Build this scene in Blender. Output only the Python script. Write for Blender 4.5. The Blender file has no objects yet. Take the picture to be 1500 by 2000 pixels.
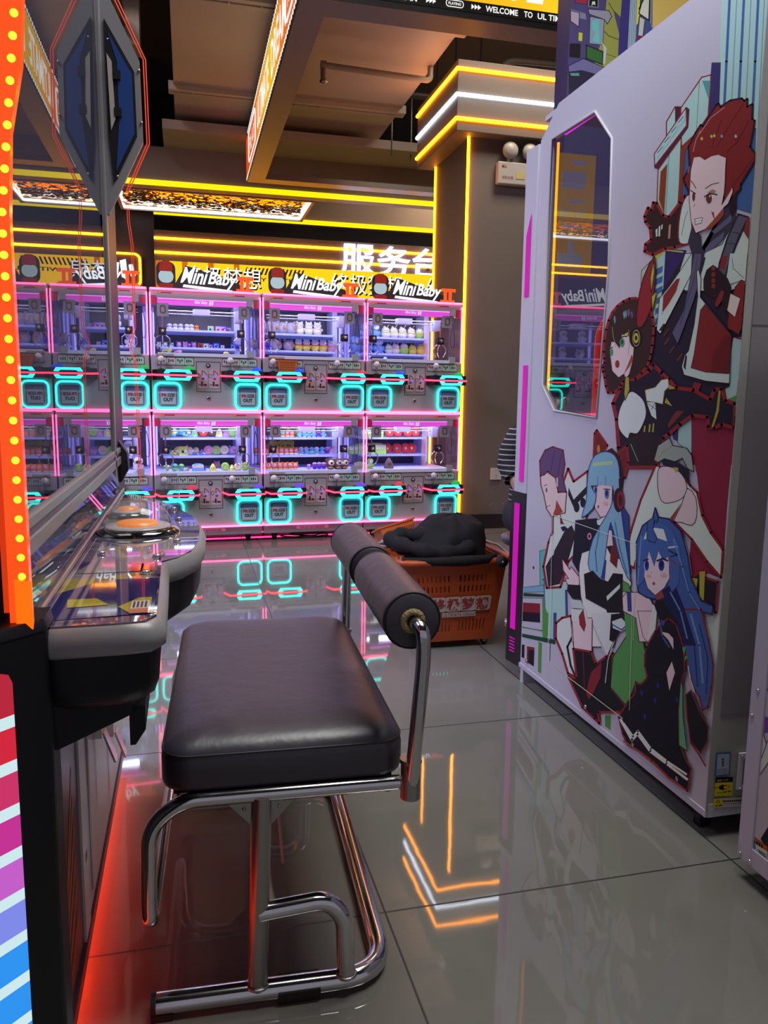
import bpy, math, random
from mathutils import Vector, Matrix, noise
from mathutils.geometry import tessellate_polygon

SC = bpy.context.scene
COL = SC.collection
R = math.radians

# ------------------------------------------------------------------ camera
CAM_H, FPX, PITCH, ROLL, YAW = 1.0, 1516.0, R(8.3), R(0.75), R(14.2)
fw = Vector((math.sin(YAW) * math.cos(PITCH), math.cos(YAW) * math.cos(PITCH), -math.sin(PITCH)))
rt0 = Vector((math.cos(YAW), -math.sin(YAW), 0)); up0 = rt0.cross(fw)
rt = rt0 * math.cos(ROLL) + up0 * math.sin(ROLL)
up = up0 * math.cos(ROLL) - rt0 * math.sin(ROLL)
cam_d = bpy.data.cameras.new('camera'); cam = bpy.data.objects.new('camera', cam_d); COL.objects.link(cam)
cam_d.sensor_fit = 'VERTICAL'; cam_d.sensor_height = 36.0; cam_d.lens = FPX / 2000.0 * 36.0
cam_d.clip_start = 0.02; cam_d.clip_end = 100
cam.matrix_world = Matrix.Translation((0, 0, CAM_H)) @ Matrix((rt, up, -fw)).transposed().to_4x4()
SC.camera = cam

# ------------------------------------------------------------------ world, exposure, fill lamps
w = bpy.data.worlds.new('world'); SC.world = w; w.use_nodes = True
w.node_tree.nodes['Background'].inputs[0].default_value = (0.50, 0.47, 0.55, 1)
w.node_tree.nodes['Background'].inputs[1].default_value = 0.50
SC.view_settings.view_transform = 'Standard'; SC.view_settings.look = 'None'
SC.view_settings.exposure = 0.0; SC.view_settings.gamma = 1.0
try: SC.view_settings.use_curve_mapping = False
except Exception: pass
try:
    SC.cycles.max_bounces = 8; SC.cycles.transparent_max_bounces = 24; SC.cycles.use_denoising = True
    SC.cycles.sample_clamp_indirect = 4.0; SC.cycles.caustics_reflective = False; SC.cycles.caustics_refractive = False
except Exception: pass

def area_lamp(name, loc, sx, sy, power, col, rot=(0, 0, 0)):
    d = bpy.data.lights.new(name, 'AREA'); d.shape = 'RECTANGLE'; d.size = sx; d.size_y = sy
    d.energy = power; d.color = col
    o = bpy.data.objects.new(name, d); COL.objects.link(o); o.location = loc; o.rotation_euler = rot
    return o
# unseen fill lamps, added overhead to brighten and tint the hall
area_lamp('fill_lamp', (1.0, 1.3, 3.4), 1.4, 1.4, 85, (1.0, 0.98, 0.93))
area_lamp('fill_lamp', (-2.2, 2.6, 3.4), 1.2, 1.6, 205, (0.68, 0.68, 1.0))
area_lamp('fill_lamp', (2.6, 4.5, 4.3), 1.0, 1.0, 80, (1.0, 0.86, 0.70))
area_lamp('fill_lamp', (3.6, 8.6, 4.1), 1.5, 1.0, 80, (1.0, 0.75, 0.50))

area_lamp('fill_lamp', (-1.1, 5.0, 4.4), 1.0, 1.0, 85, (1.0, 0.86, 0.84))

# ------------------------------------------------------------------ materials
def lin(c):
    return tuple(((x / 255) / 12.92 if x / 255 <= 0.04045 else ((x / 255 + 0.055) / 1.055) ** 2.4) for x in c)
MATS = {}
def mat(name, col=(200, 200, 200), rough=0.5, metal=0.0, emit=None, es=0.0, spec=0.5, coat=0.0, linear=None, noise_amt=0.0, nscale=20, bump=0.0, bscale=30, trans=0.0, bdist=0.01):
    if name in MATS: return MATS[name]
    m = bpy.data.materials.new(name); m.use_nodes = True; nt = m.node_tree; b = nt.nodes['Principled BSDF']
    c = linear if linear else lin(col)
    b.inputs['Base Color'].default_value = (*c, 1)
    b.inputs['Roughness'].default_value = rough; b.inputs['Metallic'].default_value = metal
    b.inputs['Specular IOR Level'].default_value = spec
    b.inputs['Coat Weight'].default_value = coat; b.inputs['Coat Roughness'].default_value = 0.05
    b.inputs['Transmission Weight'].default_value = trans
    if emit is not None:
        b.inputs['Emission Color'].default_value = (*lin(emit), 1); b.inputs['Emission Strength'].default_value = es
    if noise_amt or bump:
        tc = nt.nodes.new('ShaderNodeTexCoord')
        if noise_amt:
            n = nt.nodes.new('ShaderNodeTexNoise'); n.inputs['Scale'].default_value = nscale; n.inputs['Detail'].default_value = 4
            nt.links.new(tc.outputs['Object'], n.inputs['Vector'])
            mx = nt.nodes.new('ShaderNodeMix'); mx.data_type = 'RGBA'
            mx.inputs[6].default_value = (*[x * (1 - noise_amt) for x in c], 1); mx.inputs[7].default_value = (*[min(1, x * (1 + noise_amt)) for x in c], 1)
            nt.links.new(n.outputs['Fac'], mx.inputs[0]); nt.links.new(mx.outputs[2], b.inputs['Base Color'])
        if bump:
            n2 = nt.nodes.new('ShaderNodeTexNoise'); n2.inputs['Scale'].default_value = bscale; n2.inputs['Detail'].default_value = 3
            nt.links.new(tc.outputs['Object'], n2.inputs['Vector'])
            bp = nt.nodes.new('ShaderNodeBump'); bp.inputs['Strength'].default_value = bump; bp.inputs['Distance'].default_value = bdist
            nt.links.new(n2.outputs['Fac'], bp.inputs['Height']); nt.links.new(bp.outputs['Normal'], b.inputs['Normal'])
    MATS[name] = m; return m
def glow(name, col, s):
    return mat(name, (20, 20, 20), 0.4, emit=col, es=s, spec=0.2)
def pane(name, tint=(1, 1, 1), ior=1.5, rough=0.0, haze=0.0, hazecol=(0.7, 0.75, 0.9)):
    if name in MATS: return MATS[name]
    m = bpy.data.materials.new(name); m.use_nodes = True; nt = m.node_tree; nt.nodes.clear()
    o = nt.nodes.new('ShaderNodeOutputMaterial'); f = nt.nodes.new('ShaderNodeFresnel'); f.inputs[0].default_value = ior
    ge = nt.nodes.new('ShaderNodeNewGeometry'); ma = nt.nodes.new('ShaderNodeMath'); ma.operation = 'MULTIPLY_ADD'; nt.links.new(ge.outputs['Backfacing'], ma.inputs[0]); ma.inputs[1].default_value = -2.0; ma.inputs[2].default_value = 1.0
    pw = nt.nodes.new('ShaderNodeMath'); pw.operation = 'POWER'; pw.inputs[0].default_value = ior; nt.links.new(ma.outputs[0], pw.inputs[1]); nt.links.new(pw.outputs[0], f.inputs[0])   # same pane from both sides
    t = nt.nodes.new('ShaderNodeBsdfTransparent'); t.inputs[0].default_value = (*tint, 1)
    g = nt.nodes.new('ShaderNodeBsdfGlossy'); g.inputs['Roughness'].default_value = rough
    mx = nt.nodes.new('ShaderNodeMixShader'); nt.links.new(f.outputs[0], mx.inputs[0])
    src = t.outputs[0]
    if haze:
        d = nt.nodes.new('ShaderNodeBsdfDiffuse'); d.inputs[0].default_value = (*hazecol, 1)
        m2 = nt.nodes.new('ShaderNodeMixShader'); m2.inputs[0].default_value = haze
        nt.links.new(t.outputs[0], m2.inputs[1]); nt.links.new(d.outputs[0], m2.inputs[2]); src = m2.outputs[0]
    nt.links.new(src, mx.inputs[1]); nt.links.new(g.outputs[0], mx.inputs[2]); nt.links.new(mx.outputs[0], o.inputs[0])
    MATS[name] = m; return m

# ------------------------------------------------------------------ mesh builder
TXT = {}
def text_mesh(s, bold=0.0, shear=0.0):
    k = (s, bold, shear)
    if k in TXT: return TXT[k]
    cu = bpy.data.curves.new('t', 'FONT'); cu.body = s; cu.size = 1.0; cu.offset = bold; cu.shear = shear; cu.resolution_u = 3
    o = bpy.data.objects.new('t', cu); COL.objects.link(o)
    dg = bpy.context.evaluated_depsgraph_get(); me = bpy.data.meshes.new_from_object(o.evaluated_get(dg))
    vs = [v.co.copy() for v in me.vertices]; fs = [tuple(p.vertices) for p in me.polygons]
    bpy.data.objects.remove(o); bpy.data.curves.remove(cu); bpy.data.meshes.remove(me)
    x0 = min(v.x for v in vs); x1 = max(v.x for v in vs); y0 = min(v.y for v in vs); y1 = max(v.y for v in vs)
    vs = [((v.x - x0) / (x1 - x0), (v.y - y0) / (y1 - y0)) for v in vs]
    TXT[k] = (vs, fs, (x1 - x0) / (y1 - y0)); return TXT[k]

class MB:
    def __init__(s): s.V = []; s.F = []; s.I = []; s.S = []; s.mats = []; s.T = Matrix.Identity(4)
    def mi(s, m):
        if m not in s.mats: s.mats.append(m)
        return s.mats.index(m)
    def add(s, vs, fs, m, smooth=False):
        b = len(s.V); s.V += [tuple(s.T @ Vector(v)) for v in vs]; i = s.mi(m)
        for f in fs: s.F.append(tuple(b + k for k in f)); s.I.append(i); s.S.append(smooth)
    def box(s, a, b, m):
        x0, y0, z0 = a; x1, y1, z1 = b
        s.add([(x0, y0, z0), (x1, y0, z0), (x1, y1, z0), (x0, y1, z0), (x0, y0, z1), (x1, y0, z1), (x1, y1, z1), (x0, y1, z1)],
              [(0, 3, 2, 1), (4, 5, 6, 7), (0, 1, 5, 4), (1, 2, 6, 5), (2, 3, 7, 6), (3, 0, 4, 7)], m); return s
    def poly(s, pts, m):
        ts = tessellate_polygon([[Vector(p) for p in pts]])
        s.add(pts, [tuple(t) for t in ts], m); return s
    def prism(s, pts, off, m, side=None):
        n = len(pts); off = Vector(off); q = [tuple(Vector(p) + off) for p in pts]
        ts = tessellate_polygon([[Vector(p) for p in pts]])
        s.add(pts, [tuple(t) for t in ts], m); s.add(q, [tuple(reversed(t)) for t in ts], m)
        s.add(list(pts) + q, [(i, (i + 1) % n, n + (i + 1) % n, n + i) for i in range(n)], side or m); return s
    def tube(s, path, r, m, seg=12, closed=False, caps=True, flat=None):
        P = [Vector(p) for p in path]; n = len(P); rings = []; prev = None
        for i, p in enumerate(P):
            if closed: d = P[(i + 1) % n] - P[i - 1]
            elif i == 0: d = P[1] - P[0]
            elif i == n - 1: d = P[-1] - P[-2]
            else: d = (P[i + 1] - p).normalized() + (p - P[i - 1]).normalized()
            d.normalize()
            if prev is None:
                a = Vector((0, 0, 1)) if abs(d.z) < 0.9 else Vector((1, 0, 0)); u = (a - d * a.dot(d)).normalized()
            else: u = (prev - d * prev.dot(d)).normalized()
            prev = u; v = d.cross(u); rr = r[i] if isinstance(r, (list, tuple)) else r
            rings.append([p + u * (rr * math.cos(2 * math.pi * k / seg)) + v * (rr * (flat or 1) * math.sin(2 * math.pi * k / seg)) for k in range(seg)])
        s.rings(rings, m, closed=closed, caps=caps); return s
    def rings(s, rings, m, closed=False, caps=True, smooth=True):
        seg = len(rings[0]); n = len(rings); vs = [tuple(v) for r in rings for v in r]; fs = []
        for i in range(n if closed else n - 1):
            j = (i + 1) % n
            for k in range(seg): fs.append((i * seg + k, i * seg + (k + 1) % seg, j * seg + (k + 1) % seg, j * seg + k))
        s.add(vs, fs, m, smooth)
        if caps and not closed:
            s.add([tuple(v) for v in rings[0]], [tuple(reversed(range(seg)))], m); s.add([tuple(v) for v in rings[-1]], [tuple(range(seg))], m)
        return s
    def lathe(s, prof, o, m, axis='z', seg=20):
        o = Vector(o); A = {'z': (Vector((1, 0, 0)), Vector((0, 1, 0)), Vector((0, 0, 1))), 'y': (Vector((1, 0, 0)), Vector((0, 0, 1)), Vector((0, -1, 0))), 'x': (Vector((0, 1, 0)), Vector((0, 0, 1)), Vector((1, 0, 0)))}[axis]
        s.rings([[o + A[2] * h + (A[0] * math.cos(2 * math.pi * k / seg) + A[1] * math.sin(2 * math.pi * k / seg)) * max(r, 1e-5) for k in range(seg)] for r, h in prof], m); return s
    def ball(s, c, r, m, seg=12, n=7, squash=None):
        rx, ry, rz = r if isinstance(r, (tuple, list)) else (r, r, r)
        rg = []
        for i in range(n + 1):
            t = math.pi * i / n; q = max(math.sin(t), 1e-3)
            rg.append([(c[0] + rx * q * math.cos(2 * math.pi * k / seg), c[1] + ry * q * math.sin(2 * math.pi * k / seg), c[2] - rz * math.cos(t)) for k in range(seg)])
        s.rings(rg, m); return s
    def torus(s, c, R1, r, m, axis='y', seg=20, ts=8, sy=1.0):
        pts = []
        for k in range(seg):
            a = 2 * math.pi * k / seg; x, y = R1 * math.cos(a), R1 * sy * math.sin(a)
            pts.append({'y': (c[0] + x, c[1], c[2] + y), 'z': (c[0] + x, c[1] + y, c[2]), 'x': (c[0], c[1] + x, c[2] + y)}[axis])
        s.tube(pts, r, m, seg=ts, closed=True); return s
    def text(s, t, o, ux, uy, W, H, m, bold=0.0, shear=0.0, off=(0, 0, 0)):
        vs, fs, asp = text_mesh(t, bold, shear); o = Vector(o) + Vector(off); ux = Vector(ux); uy = Vector(uy)
        if H is None: H = W / asp
        if W is None: W = H * asp
        s.add([tuple(o + ux * (x * W) + uy * (y * H)) for x, y in vs], fs, m); return s
    def build(s, name, parent=None, bevel=0, label=None, kind=None, seg=2, loc=None):
        me = bpy.data.meshes.new(name); me.from_pydata(s.V, [], s.F)
        for m in s.mats: me.materials.append(m)
        me.polygons.foreach_set('material_index', s.I); me.polygons.foreach_set('use_smooth', s.S); me.update()
        o = bpy.data.objects.new(name, me); COL.objects.link(o)
        if parent: o.parent = parent
        if loc: o.location = loc
        if label: o['label'] = label
        if kind: o['kind'] = kind
        if bevel:
            b = o.modifiers.new('bevel', 'BEVEL'); b.width = bevel; b.segments = seg; b.limit_method = 'ANGLE'; b.angle_limit = R(40)
        return o

def tag(o, label, cat, group=None):
    o['label'] = label; o['category'] = cat
    if group: o['group'] = group
    return o
def thing(name, label, cat, loc=(0, 0, 0), rz=0.0, group=None):
    o = bpy.data.objects.new(name, None); COL.objects.link(o); o.location = loc; o.rotation_euler = (0, 0, rz); o.empty_display_size = 0.05
    return tag(o, label, cat, group)
def copy_tree(o, parent=None):
    c = o.copy(); COL.objects.link(c)
    if parent: c.parent = parent
    for ch in list(o.children): copy_tree(ch, c)
    return c
def rrect(x0, x1, y0, y1, r, n=5):
    pts = []
    for cx, cy, a0 in ((x1 - r, y1 - r, 0), (x0 + r, y1 - r, 90), (x0 + r, y0 + r, 180), (x1 - r, y0 + r, 270)):
        for k in range(n + 1):
            a = R(a0 + 90 * k / n); pts.append((cx + r * math.cos(a), cy + r * math.sin(a)))
    return pts
def bend(pts, r, n=6):
    # polyline with rounded corners
    P = [Vector(p) for p in pts]; out = [P[0]]
    for i in range(1, len(P) - 1):
        a = (P[i - 1] - P[i]); b = (P[i + 1] - P[i]); rr = min(r, a.length * .49, b.length * .49)
        s0 = P[i] + a.normalized() * rr; s1 = P[i] + b.normalized() * rr
        for k in range(n + 1):
            t = k / n; out.append(s0 * (1 - t) ** 2 + P[i] * 2 * t * (1 - t) + s1 * t * t)
    out.append(P[-1]); return out
def catmull(pts, n=5):
    m = len(pts); out = []
    for i in range(m):
        p0, p1, p2, p3 = [pts[(i + k) % m] for k in (-1, 0, 1, 2)]
        for j in range(n):
            t = j / n; out.append(tuple(0.5 * (2 * b + (c - a) * t + (2 * a - 5 * b + 4 * c - d) * t * t + (3 * b - a - 3 * c + d) * t ** 3) for a, b, c, d in zip(p0, p1, p2, p3)))
    return out
def struct(mb, name, **k): return mb.build(name, kind='structure', **k)

# shared materials
CHROME = mat('chrome_steel', linear=(0.62, 0.62, 0.64), rough=0.13, metal=1.0)
DULL = mat('brushed_steel', linear=(0.36, 0.35, 0.33), rough=0.3, metal=1.0)
BLACK = mat('black_plastic', (14, 14, 18), 0.42)
RUBBER = mat('black_rubber', (12, 12, 13), 0.7)
WHITE = mat('white_metal', linear=(0.62, 0.62, 0.66), rough=0.38)
LEATHER = mat('black_leather', linear=(0.040, 0.033, 0.052), rough=0.42, spec=0.8, bump=0.12, bscale=30)
CLEAR = pane('clear_pane', (0.97, 0.98, 1.0))
ACRYL = pane('clear_acrylic', (0.93, 0.95, 0.98), 1.5, 0.02, 0.05)
PINK = glow('pink_neon', (255, 50, 120), 7.0)
PINKW = glow('pink_white_neon', (255, 85, 140), 6.0)
REDN = glow('red_neon', (255, 45, 75), 5.5)
CYAN = glow('cyan_neon', (40, 235, 215), 5.0)
AMBER = glow('amber_strip', (255, 150, 14), 16.0)
YELL = glow('yellow_strip', (235, 205, 10), 1.5)
WHITEN = glow('white_strip', (225, 235, 255), 10.0)
# ================================================================== the hall
def floor_material():
    m = bpy.data.materials.new('polished_grey_tile'); m.use_nodes = True; nt = m.node_tree; b = nt.nodes['Principled BSDF']
    g = nt.nodes.new('ShaderNodeNewGeometry'); sx = nt.nodes.new('ShaderNodeSeparateXYZ'); nt.links.new(g.outputs['Position'], sx.inputs[0])
    def M(op, a, bb=None, v=None):
        n = nt.nodes.new('ShaderNodeMath'); n.operation = op; nt.links.new(a, n.inputs[0])
        if bb is not None: nt.links.new(bb, n.inputs[1])
        if v is not None: n.inputs[1].default_value = v
        return n.outputs[0]
    def joint(axis, off, step):
        q = M('ADD', sx.outputs[axis], v=off); q = M('PINGPONG', q, v=step / 2); return M('LESS_THAN', q, v=0.0022)
    # pingpong(x, step/2) is zero at multiples of step
    jx = joint('X', -0.355 + 8 * 0.79, 0.79); jy = joint('Y', -1.352 + 8 * 0.815, 0.815)
    j = M('MAXIMUM', jx, jy)
    n1 = nt.nodes.new('ShaderNodeTexNoise'); n1.inputs['Scale'].default_value = 1.3; n1.inputs['Detail'].default_value = 6; n1.inputs['Distortion'].default_value = 0.6
    nt.links.new(g.outputs['Position'], n1.inputs['Vector'])
    cr = nt.nodes.new('ShaderNodeValToRGB'); cr.color_ramp.elements[0].position = .3; cr.color_ramp.elements[1].position = .75
    cr.color_ramp.elements[0].color = (0.145, 0.143, 0.128, 1); cr.color_ramp.elements[1].color = (0.200, 0.196, 0.177, 1)
    nt.links.new(n1.outputs['Fac'], cr.inputs[0])
    mx = nt.nodes.new('ShaderNodeMix'); mx.data_type = 'RGBA'; mx.inputs[7].default_value = (0.012, 0.011, 0.011, 1)
    nt.links.new(j, mx.inputs[0]); nt.links.new(cr.outputs[0], mx.inputs[6]); nt.links.new(mx.outputs[2], b.inputs['Base Color'])
    b.inputs['Specular IOR Level'].default_value = 0.50; b.inputs['IOR'].default_value = 1.6
    r = M('MULTIPLY', j, v=0.5); r = M('ADD', r, v=0.035); nt.links.new(r, b.inputs['Roughness'])
    n2 = nt.nodes.new('ShaderNodeTexNoise'); n2.inputs['Scale'].default_value = 9; n2.inputs['Detail'].default_value = 2
    nt.links.new(g.outputs['Position'], n2.inputs['Vector'])
    bp = nt.nodes.new('ShaderNodeBump'); bp.inputs['Strength'].default_value = 0.035; bp.inputs['Distance'].default_value = 0.003
    nt.links.new(n2.outputs['Fac'], bp.inputs['Height']); nt.links.new(bp.outputs['Normal'], b.inputs['Normal'])
    return m
FLOOR = floor_material()
mb = MB(); mb.box((-5.5, -4, -0.1), (7, 14, 0), FLOOR); struct(mb, 'floor')
BROWN = mat('brown_painted_wall', linear=(0.155, 0.125, 0.105), rough=0.6, noise_amt=0.08, nscale=3)
BROWN2 = mat('brown_bulkhead_paint', linear=(0.30, 0.235, 0.20), rough=0.55, noise_amt=0.06, nscale=2)
DARKC = mat('dark_open_ceiling', linear=(0.032, 0.027, 0.024), rough=0.85, noise_amt=0.4, nscale=1.5)
DUCTM = mat('painted_duct', linear=(0.45, 0.37, 0.31), rough=0.5, noise_amt=0.10, nscale=2)
mb = MB(); mb.box((-5.5, -4, 4.6), (7, 14, 4.8), DARKC); struct(mb, 'ceiling')
mb = MB(); mb.box((-5.7, -4, 0), (-5.5, 14, 4.6), BROWN); struct(mb, 'wall_left')
mb = MB(); mb.box((-5.5, 14, 0), (7, 14.2, 4.6), BROWN); struct(mb, 'wall_back')
# pillar and the wall it belongs to
mb = MB(); mb.box((2.036, 5.66, 0), (7, 6.45, 3.30), BROWN)
mb.box((1.90, 5.555, 2.895), (7, 6.55, 3.37), BROWN); struct(mb, 'wall_pillar', bevel=0.004)
mb = MB(); mb.box((2.028, 5.645, 0), (7, 5.66, 0.112), mat('dark_skirting', (38, 28, 34), 0.4)); mb.box((2.021, 5.645, 0), (2.036, 6.45, 0.112), MATS['dark_skirting']); struct(mb, 'baseboard_pillar')
# scuffs on the pillar wall
mb = MB(); SCF = mat('scuffed_plaster', linear=(0.34, 0.30, 0.28), rough=0.8)
rnd = random.Random(4)
for k in range(16):
    x = 2.24 + rnd.random() * .33; z = .16 + rnd.random() * .30; a = .004 + rnd.random() * .006
    mb.poly([(x, 5.6590, z), (x + a, 5.6590, z + .003), (x + a * .8, 5.6590, z + a * 1.8), (x - .002, 5.6590, z + a)], SCF)
struct(mb, 'trim_1')
def led(name, pts, r, m, label, cat='light strip', group=None):
    b = MB(); b.tube(pts, r, m, seg=8); o = b.build(name); tag(o, label, cat, group); return o
G = 'light strips on the brown pillar'
led('light_strip', [(2.03, 5.654, 0.02), (2.03, 5.654, 2.895)], .011, AMBER, 'amber light strip running up the near corner of the brown pillar', group=G)
led('light_strip', [(2.030, 6.44, 0.02), (2.030, 6.44, 2.895)], .009, AMBER, 'thin amber light strip up the far edge of the brown pillar', group=G)
for z, m, t in ((3.305, AMBER, 'uppermost amber light strip wrapping the pillar capital'), (3.135, WHITEN, 'white light strip wrapping the middle of the pillar capital'), (2.975, AMBER, 'lowest amber light strip wrapping the pillar capital')):
    led('light_strip', [(1.893, 6.54, z), (1.893, 5.548, z), (6.9, 5.548, z)], .013, m, t, group=G)
# ceiling ring with ripple panel
def ring_ceiling():
    RIP = mat('gold_ripple_steel', linear=(0.95, 0.58, 0.20), rough=0.16, metal=1.0)
    b = MB(); b.box((-4.5, 8.15, 3.0), (4.5, 8.28, 3.36), BROWN2); b.box((-4.5, 9.40, 3.0), (4.5, 9.5, 3.30), BROWN2)
    struct(b, 'trim_2')
    for y, t in ((8.142, 'yellow light strip along the nearer ceiling bulkhead edge'), (9.392, 'yellow light strip along the farther ceiling bulkhead edge')):
        q = MB(); q.box((-4.5, y - .012, 3.0), (4.5, y, 3.05), YELL); tag(q.build('light_strip'), t, 'light strip', 'yellow light strips on the ceiling bulkhead')
    for x0, x1, t in ((-0.62, 1.30, 'gold rippled metal ceiling panel with a white glowing border, beside the sign'), (-3.6, -1.2, 'gold rippled metal ceiling panel seen only mirrored in the machine glass')):
        q = thing('ripple_panel', t, 'ceiling panel', (x0, 8.36, 3.0), group='rippled ceiling panels')
        W = x1 - x0; D = .88
        p = MB(); nx, ny = int(W * 90), int(D * 60)
        p.add([(W * i / nx, D * j / ny, .05 + .016 * noise.noise(Vector((i * W / nx * 16, j * D / ny * 24, x0))) + .006 * noise.noise(Vector((i * W / nx * 45, j * D / ny * 60, 7)))) for j in range(ny + 1) for i in range(nx + 1)], [(j * (nx + 1) + i, (j + 1) * (nx + 1) + i, (j + 1) * (nx + 1) + i + 1, j * (nx + 1) + i + 1) for j in range(ny) for i in range(nx)], RIP, True)
        p.box((0, 0, .075), (W, D, .10), BROWN2); p.build('panel', q)
        p = MB(); 
        p.box((-.03, -.03, .0), (W + .03, 0, .10), BROWN2); p.box((-.03, D, 0), (W + .03, D + .03, .1), BROWN2); p.box((-.03, 0, 0), (0, D, .1), BROWN2); p.box((W, 0, 0), (W + .03, D, .1), BROWN2)
        p.build('frame', q)
        p = MB(); p.tube([(0.01, .02, .025), (.01, D - .02, .025), (W - .01, D - .02, .025), (W - .01, .02, .025)], .014, glow('border_white', (225, 235, 255), 5.0), seg=8); p.build('border_light', q)
ring_ceiling()
# big duct and services
def duct():
    q = thing('air_duct', 'wide brown painted air duct running overhead to the back', 'duct', (0, 2, 3.5))
    b = MB(); b.box((-.05, -1, 0), (1.87, 6.1, .45), DUCTM); b.build('duct_body', q, bevel=.006)
    for y in (0.4, 1.8, 3.35, 4.95, 6.0):
        f = MB(); f.box((-.09, y, -.035), (1.91, y + .045, .03), DUCTM); f.box((-.09, y + .07, -.035), (1.91, y + .115, .03), DUCTM)
        for x in range(9): f.ball((.1 + x * .21, y + .06, -.03), .012, DULL, 8, 4)
        f.build('flange', q)
    return q
duct()
PIPEM = mat('painted_pipe', linear=(0.26, 0.21, 0.17), rough=0.45)
PIPED = mat('dark_pipe', linear=(0.07, 0.06, 0.058), rough=0.45)
b = MB(); b.tube(bend([(1.02, 6.0, 3.30), (1.02, 6.0, 3.40), (1.85, 6.05, 3.40), (1.85, 6.05, 3.5)], .04), .022, PIPEM); b.ball((1.02, 6.0, 3.29), (.03, .03, .02), DULL)
b.tube([(1.0, 6, 3.40), (1.04, 6, 3.40)], .03, PIPEM); tag(b.build('sprinkler_pipe'), 'cream sprinkler pipe with an elbow hanging under the big duct', 'pipe')
for i, (p, r, t, mm) in enumerate((
    ([(1.9, 9.0, 3.7), (3.1, 12.5, 3.7)], .07, 'pale pipe slanting above the service desk sign, left of the others', PIPEM),
    ([(2.3, 9.0, 3.75), (3.5, 12.5, 3.75)], .06, 'pale pipe slanting above the service desk sign, middle one', PIPEM),
    ([(2.65, 9.0, 3.7), (3.9, 12.5, 3.7)], .07, 'pale pipe slanting above the service desk sign, right of the others', PIPEM),
    ([(2.0, 2.0, 3.95), (2.0, 13, 3.95)], .055, 'dark pipe running along the right side of the big duct', PIPED),
    ([(2.25, 2.0, 4.1), (2.25, 13, 4.1)], .04, 'thin dark pipe running above the pillar beside the duct', PIPED),
    ([(-5, 6.2, 4.2), (6, 6.2, 4.2)], .07, 'dark cross pipe under the open ceiling', PIPED),
    ([(1.9, 7.2, 3.72), (5, 7.2, 3.72)], .03, 'slim dark cross pipe right of the duct end', PIPED),
    ([(-.45, 1, 3.9), (-.45, 13, 3.9)], .05, 'dark pipe running left of the big duct', PIPED))):
    b = MB(); b.tube(p, r, mm, seg=14); tag(b.build('ceiling_pipe'), t, 'pipe', 'pipes under the open ceiling')
for dz, t in ((0, 'lower curved pipe beyond the hanging sign frame'), (.14, 'upper curved pipe beyond the hanging sign frame')):
    b = MB(); b.tube(bend([(2.98 - dz * 1.3, 7.0, 3.5), (2.98 - dz * 1.3, 7.0, 3.94 + dz * .6), (3.3, 7.0, 3.96 + dz * .6), (4.8, 7.0, 3.96 + dz * .6)], .16), .028, PIPEM); tag(b.build('curved_pipe'), t, 'pipe', 'curved pipes over the pillar')
b = MB()
rnd = random.Random(2)
for i in range(5):
    x = 1.95 + i * .22; b = MB(); b.tube([(x, 7.6 + .1 * (i % 2), 3.3), (x, 7.6 + .1 * (i % 2), 4.6)], .006, PIPED, seg=6); tag(b.build('hanger_rod'), 'thin dark ceiling hanger rod beside the duct end', 'rod', 'hanger rods beside the duct')
b = MB(); b.box((-4, 6.9, 3.75), (-.3, 7.15, 4.6), DUCTM); struct(b, 'trim_3')
b = MB(); b.box((-1.3, 3.5, 3.55), (-.65, 8.1, 3.95), mat('dark_duct', linear=(.05, .043, .045), rough=.6)); tag(b.build('air_duct'), 'narrow dark air duct left of the wide brown duct', 'duct')
b = MB(); b.box((-.16, 7.6, 3.36), (2.8, 8.15, 3.44), DUCTM); struct(b, 'trim_4')

# service desk wall: fascia, letters, strips, yellow sign
FY = 9.2
b = MB(); b.box((-.315, FY, 2.1), (5.2, FY + .25, 2.80), mat('fascia_brown', linear=(.11, .088, .078), rough=.5)); struct(b, 'trim_5')
b = MB(); b.box((-5.5, FY + .12, 0), (-.315, FY + .3, 4.6), mat('deep_brown', linear=(.042, .032, .03), rough=.6)); struct(b, 'wall_service')
b = MB(); b.box((-.315, FY + .26, 0), (5.2, FY + .4, 2.1), mat('service_back', linear=(.10, .08, .075), rough=.5)); struct(b, 'wall_counter')
for z, t in ((2.712, 'upper amber light strip across the service desk fascia'), (2.562, 'lower amber light strip across the service desk fascia')):
    led('light_strip', [(-.31, FY - .01, z), (5.0, FY - .01, z)], .014, AMBER, t, group='amber strips on the service desk fascia')
for z, t in ((2.70, 'upper amber light strip left of the service desk fascia'), (2.60, 'lower amber light strip left of the service desk fascia')):
    led('light_strip', [(-4.5, FY + .10, z), (-1.15, FY + .10, z)], .012, AMBER, t, group='amber strips on the wall by the service desk')
LETW = glow('sign_letter_white', (215, 215, 255), 4.0)
q = thing('service_desk_sign', 'glowing white Chinese letters over the service desk, three characters', 'sign', (1.77, FY - .05, 2.43))
for i, ch in enumerate('服务台'):
    p = MB(); p.text(ch, (i * .43, 0, 0), (1, 0, 0), (0, 0, 1), .40, .34, LETW, bold=.014); p.text(ch, (i * .43, .03, 0), (1, 0, 0), (0, 0, 1), .40, .34, LETW, bold=.014)
    p.box((i * .43 + .18, .03, .1), (i * .43 + .22, .06, .2), DULL); p.build('letter', q)
SY = glow('yellow_lightbox', (250, 190, 15), 1.35); SO = glow('orange_lightbox', (235, 120, 10), .8)
KEY = mat('sign_black', (18, 14, 12), .5)
q = thing('lightbox_sign', 'long yellow backlit sign with striped border below the service desk letters', 'sign', (-.30, 9.10, 2.16))
p = MB(); p.box((0, 0, 0), (4.4, .10, .30), SY); p.build('lightbox', q)
p = MB(); 
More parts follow.
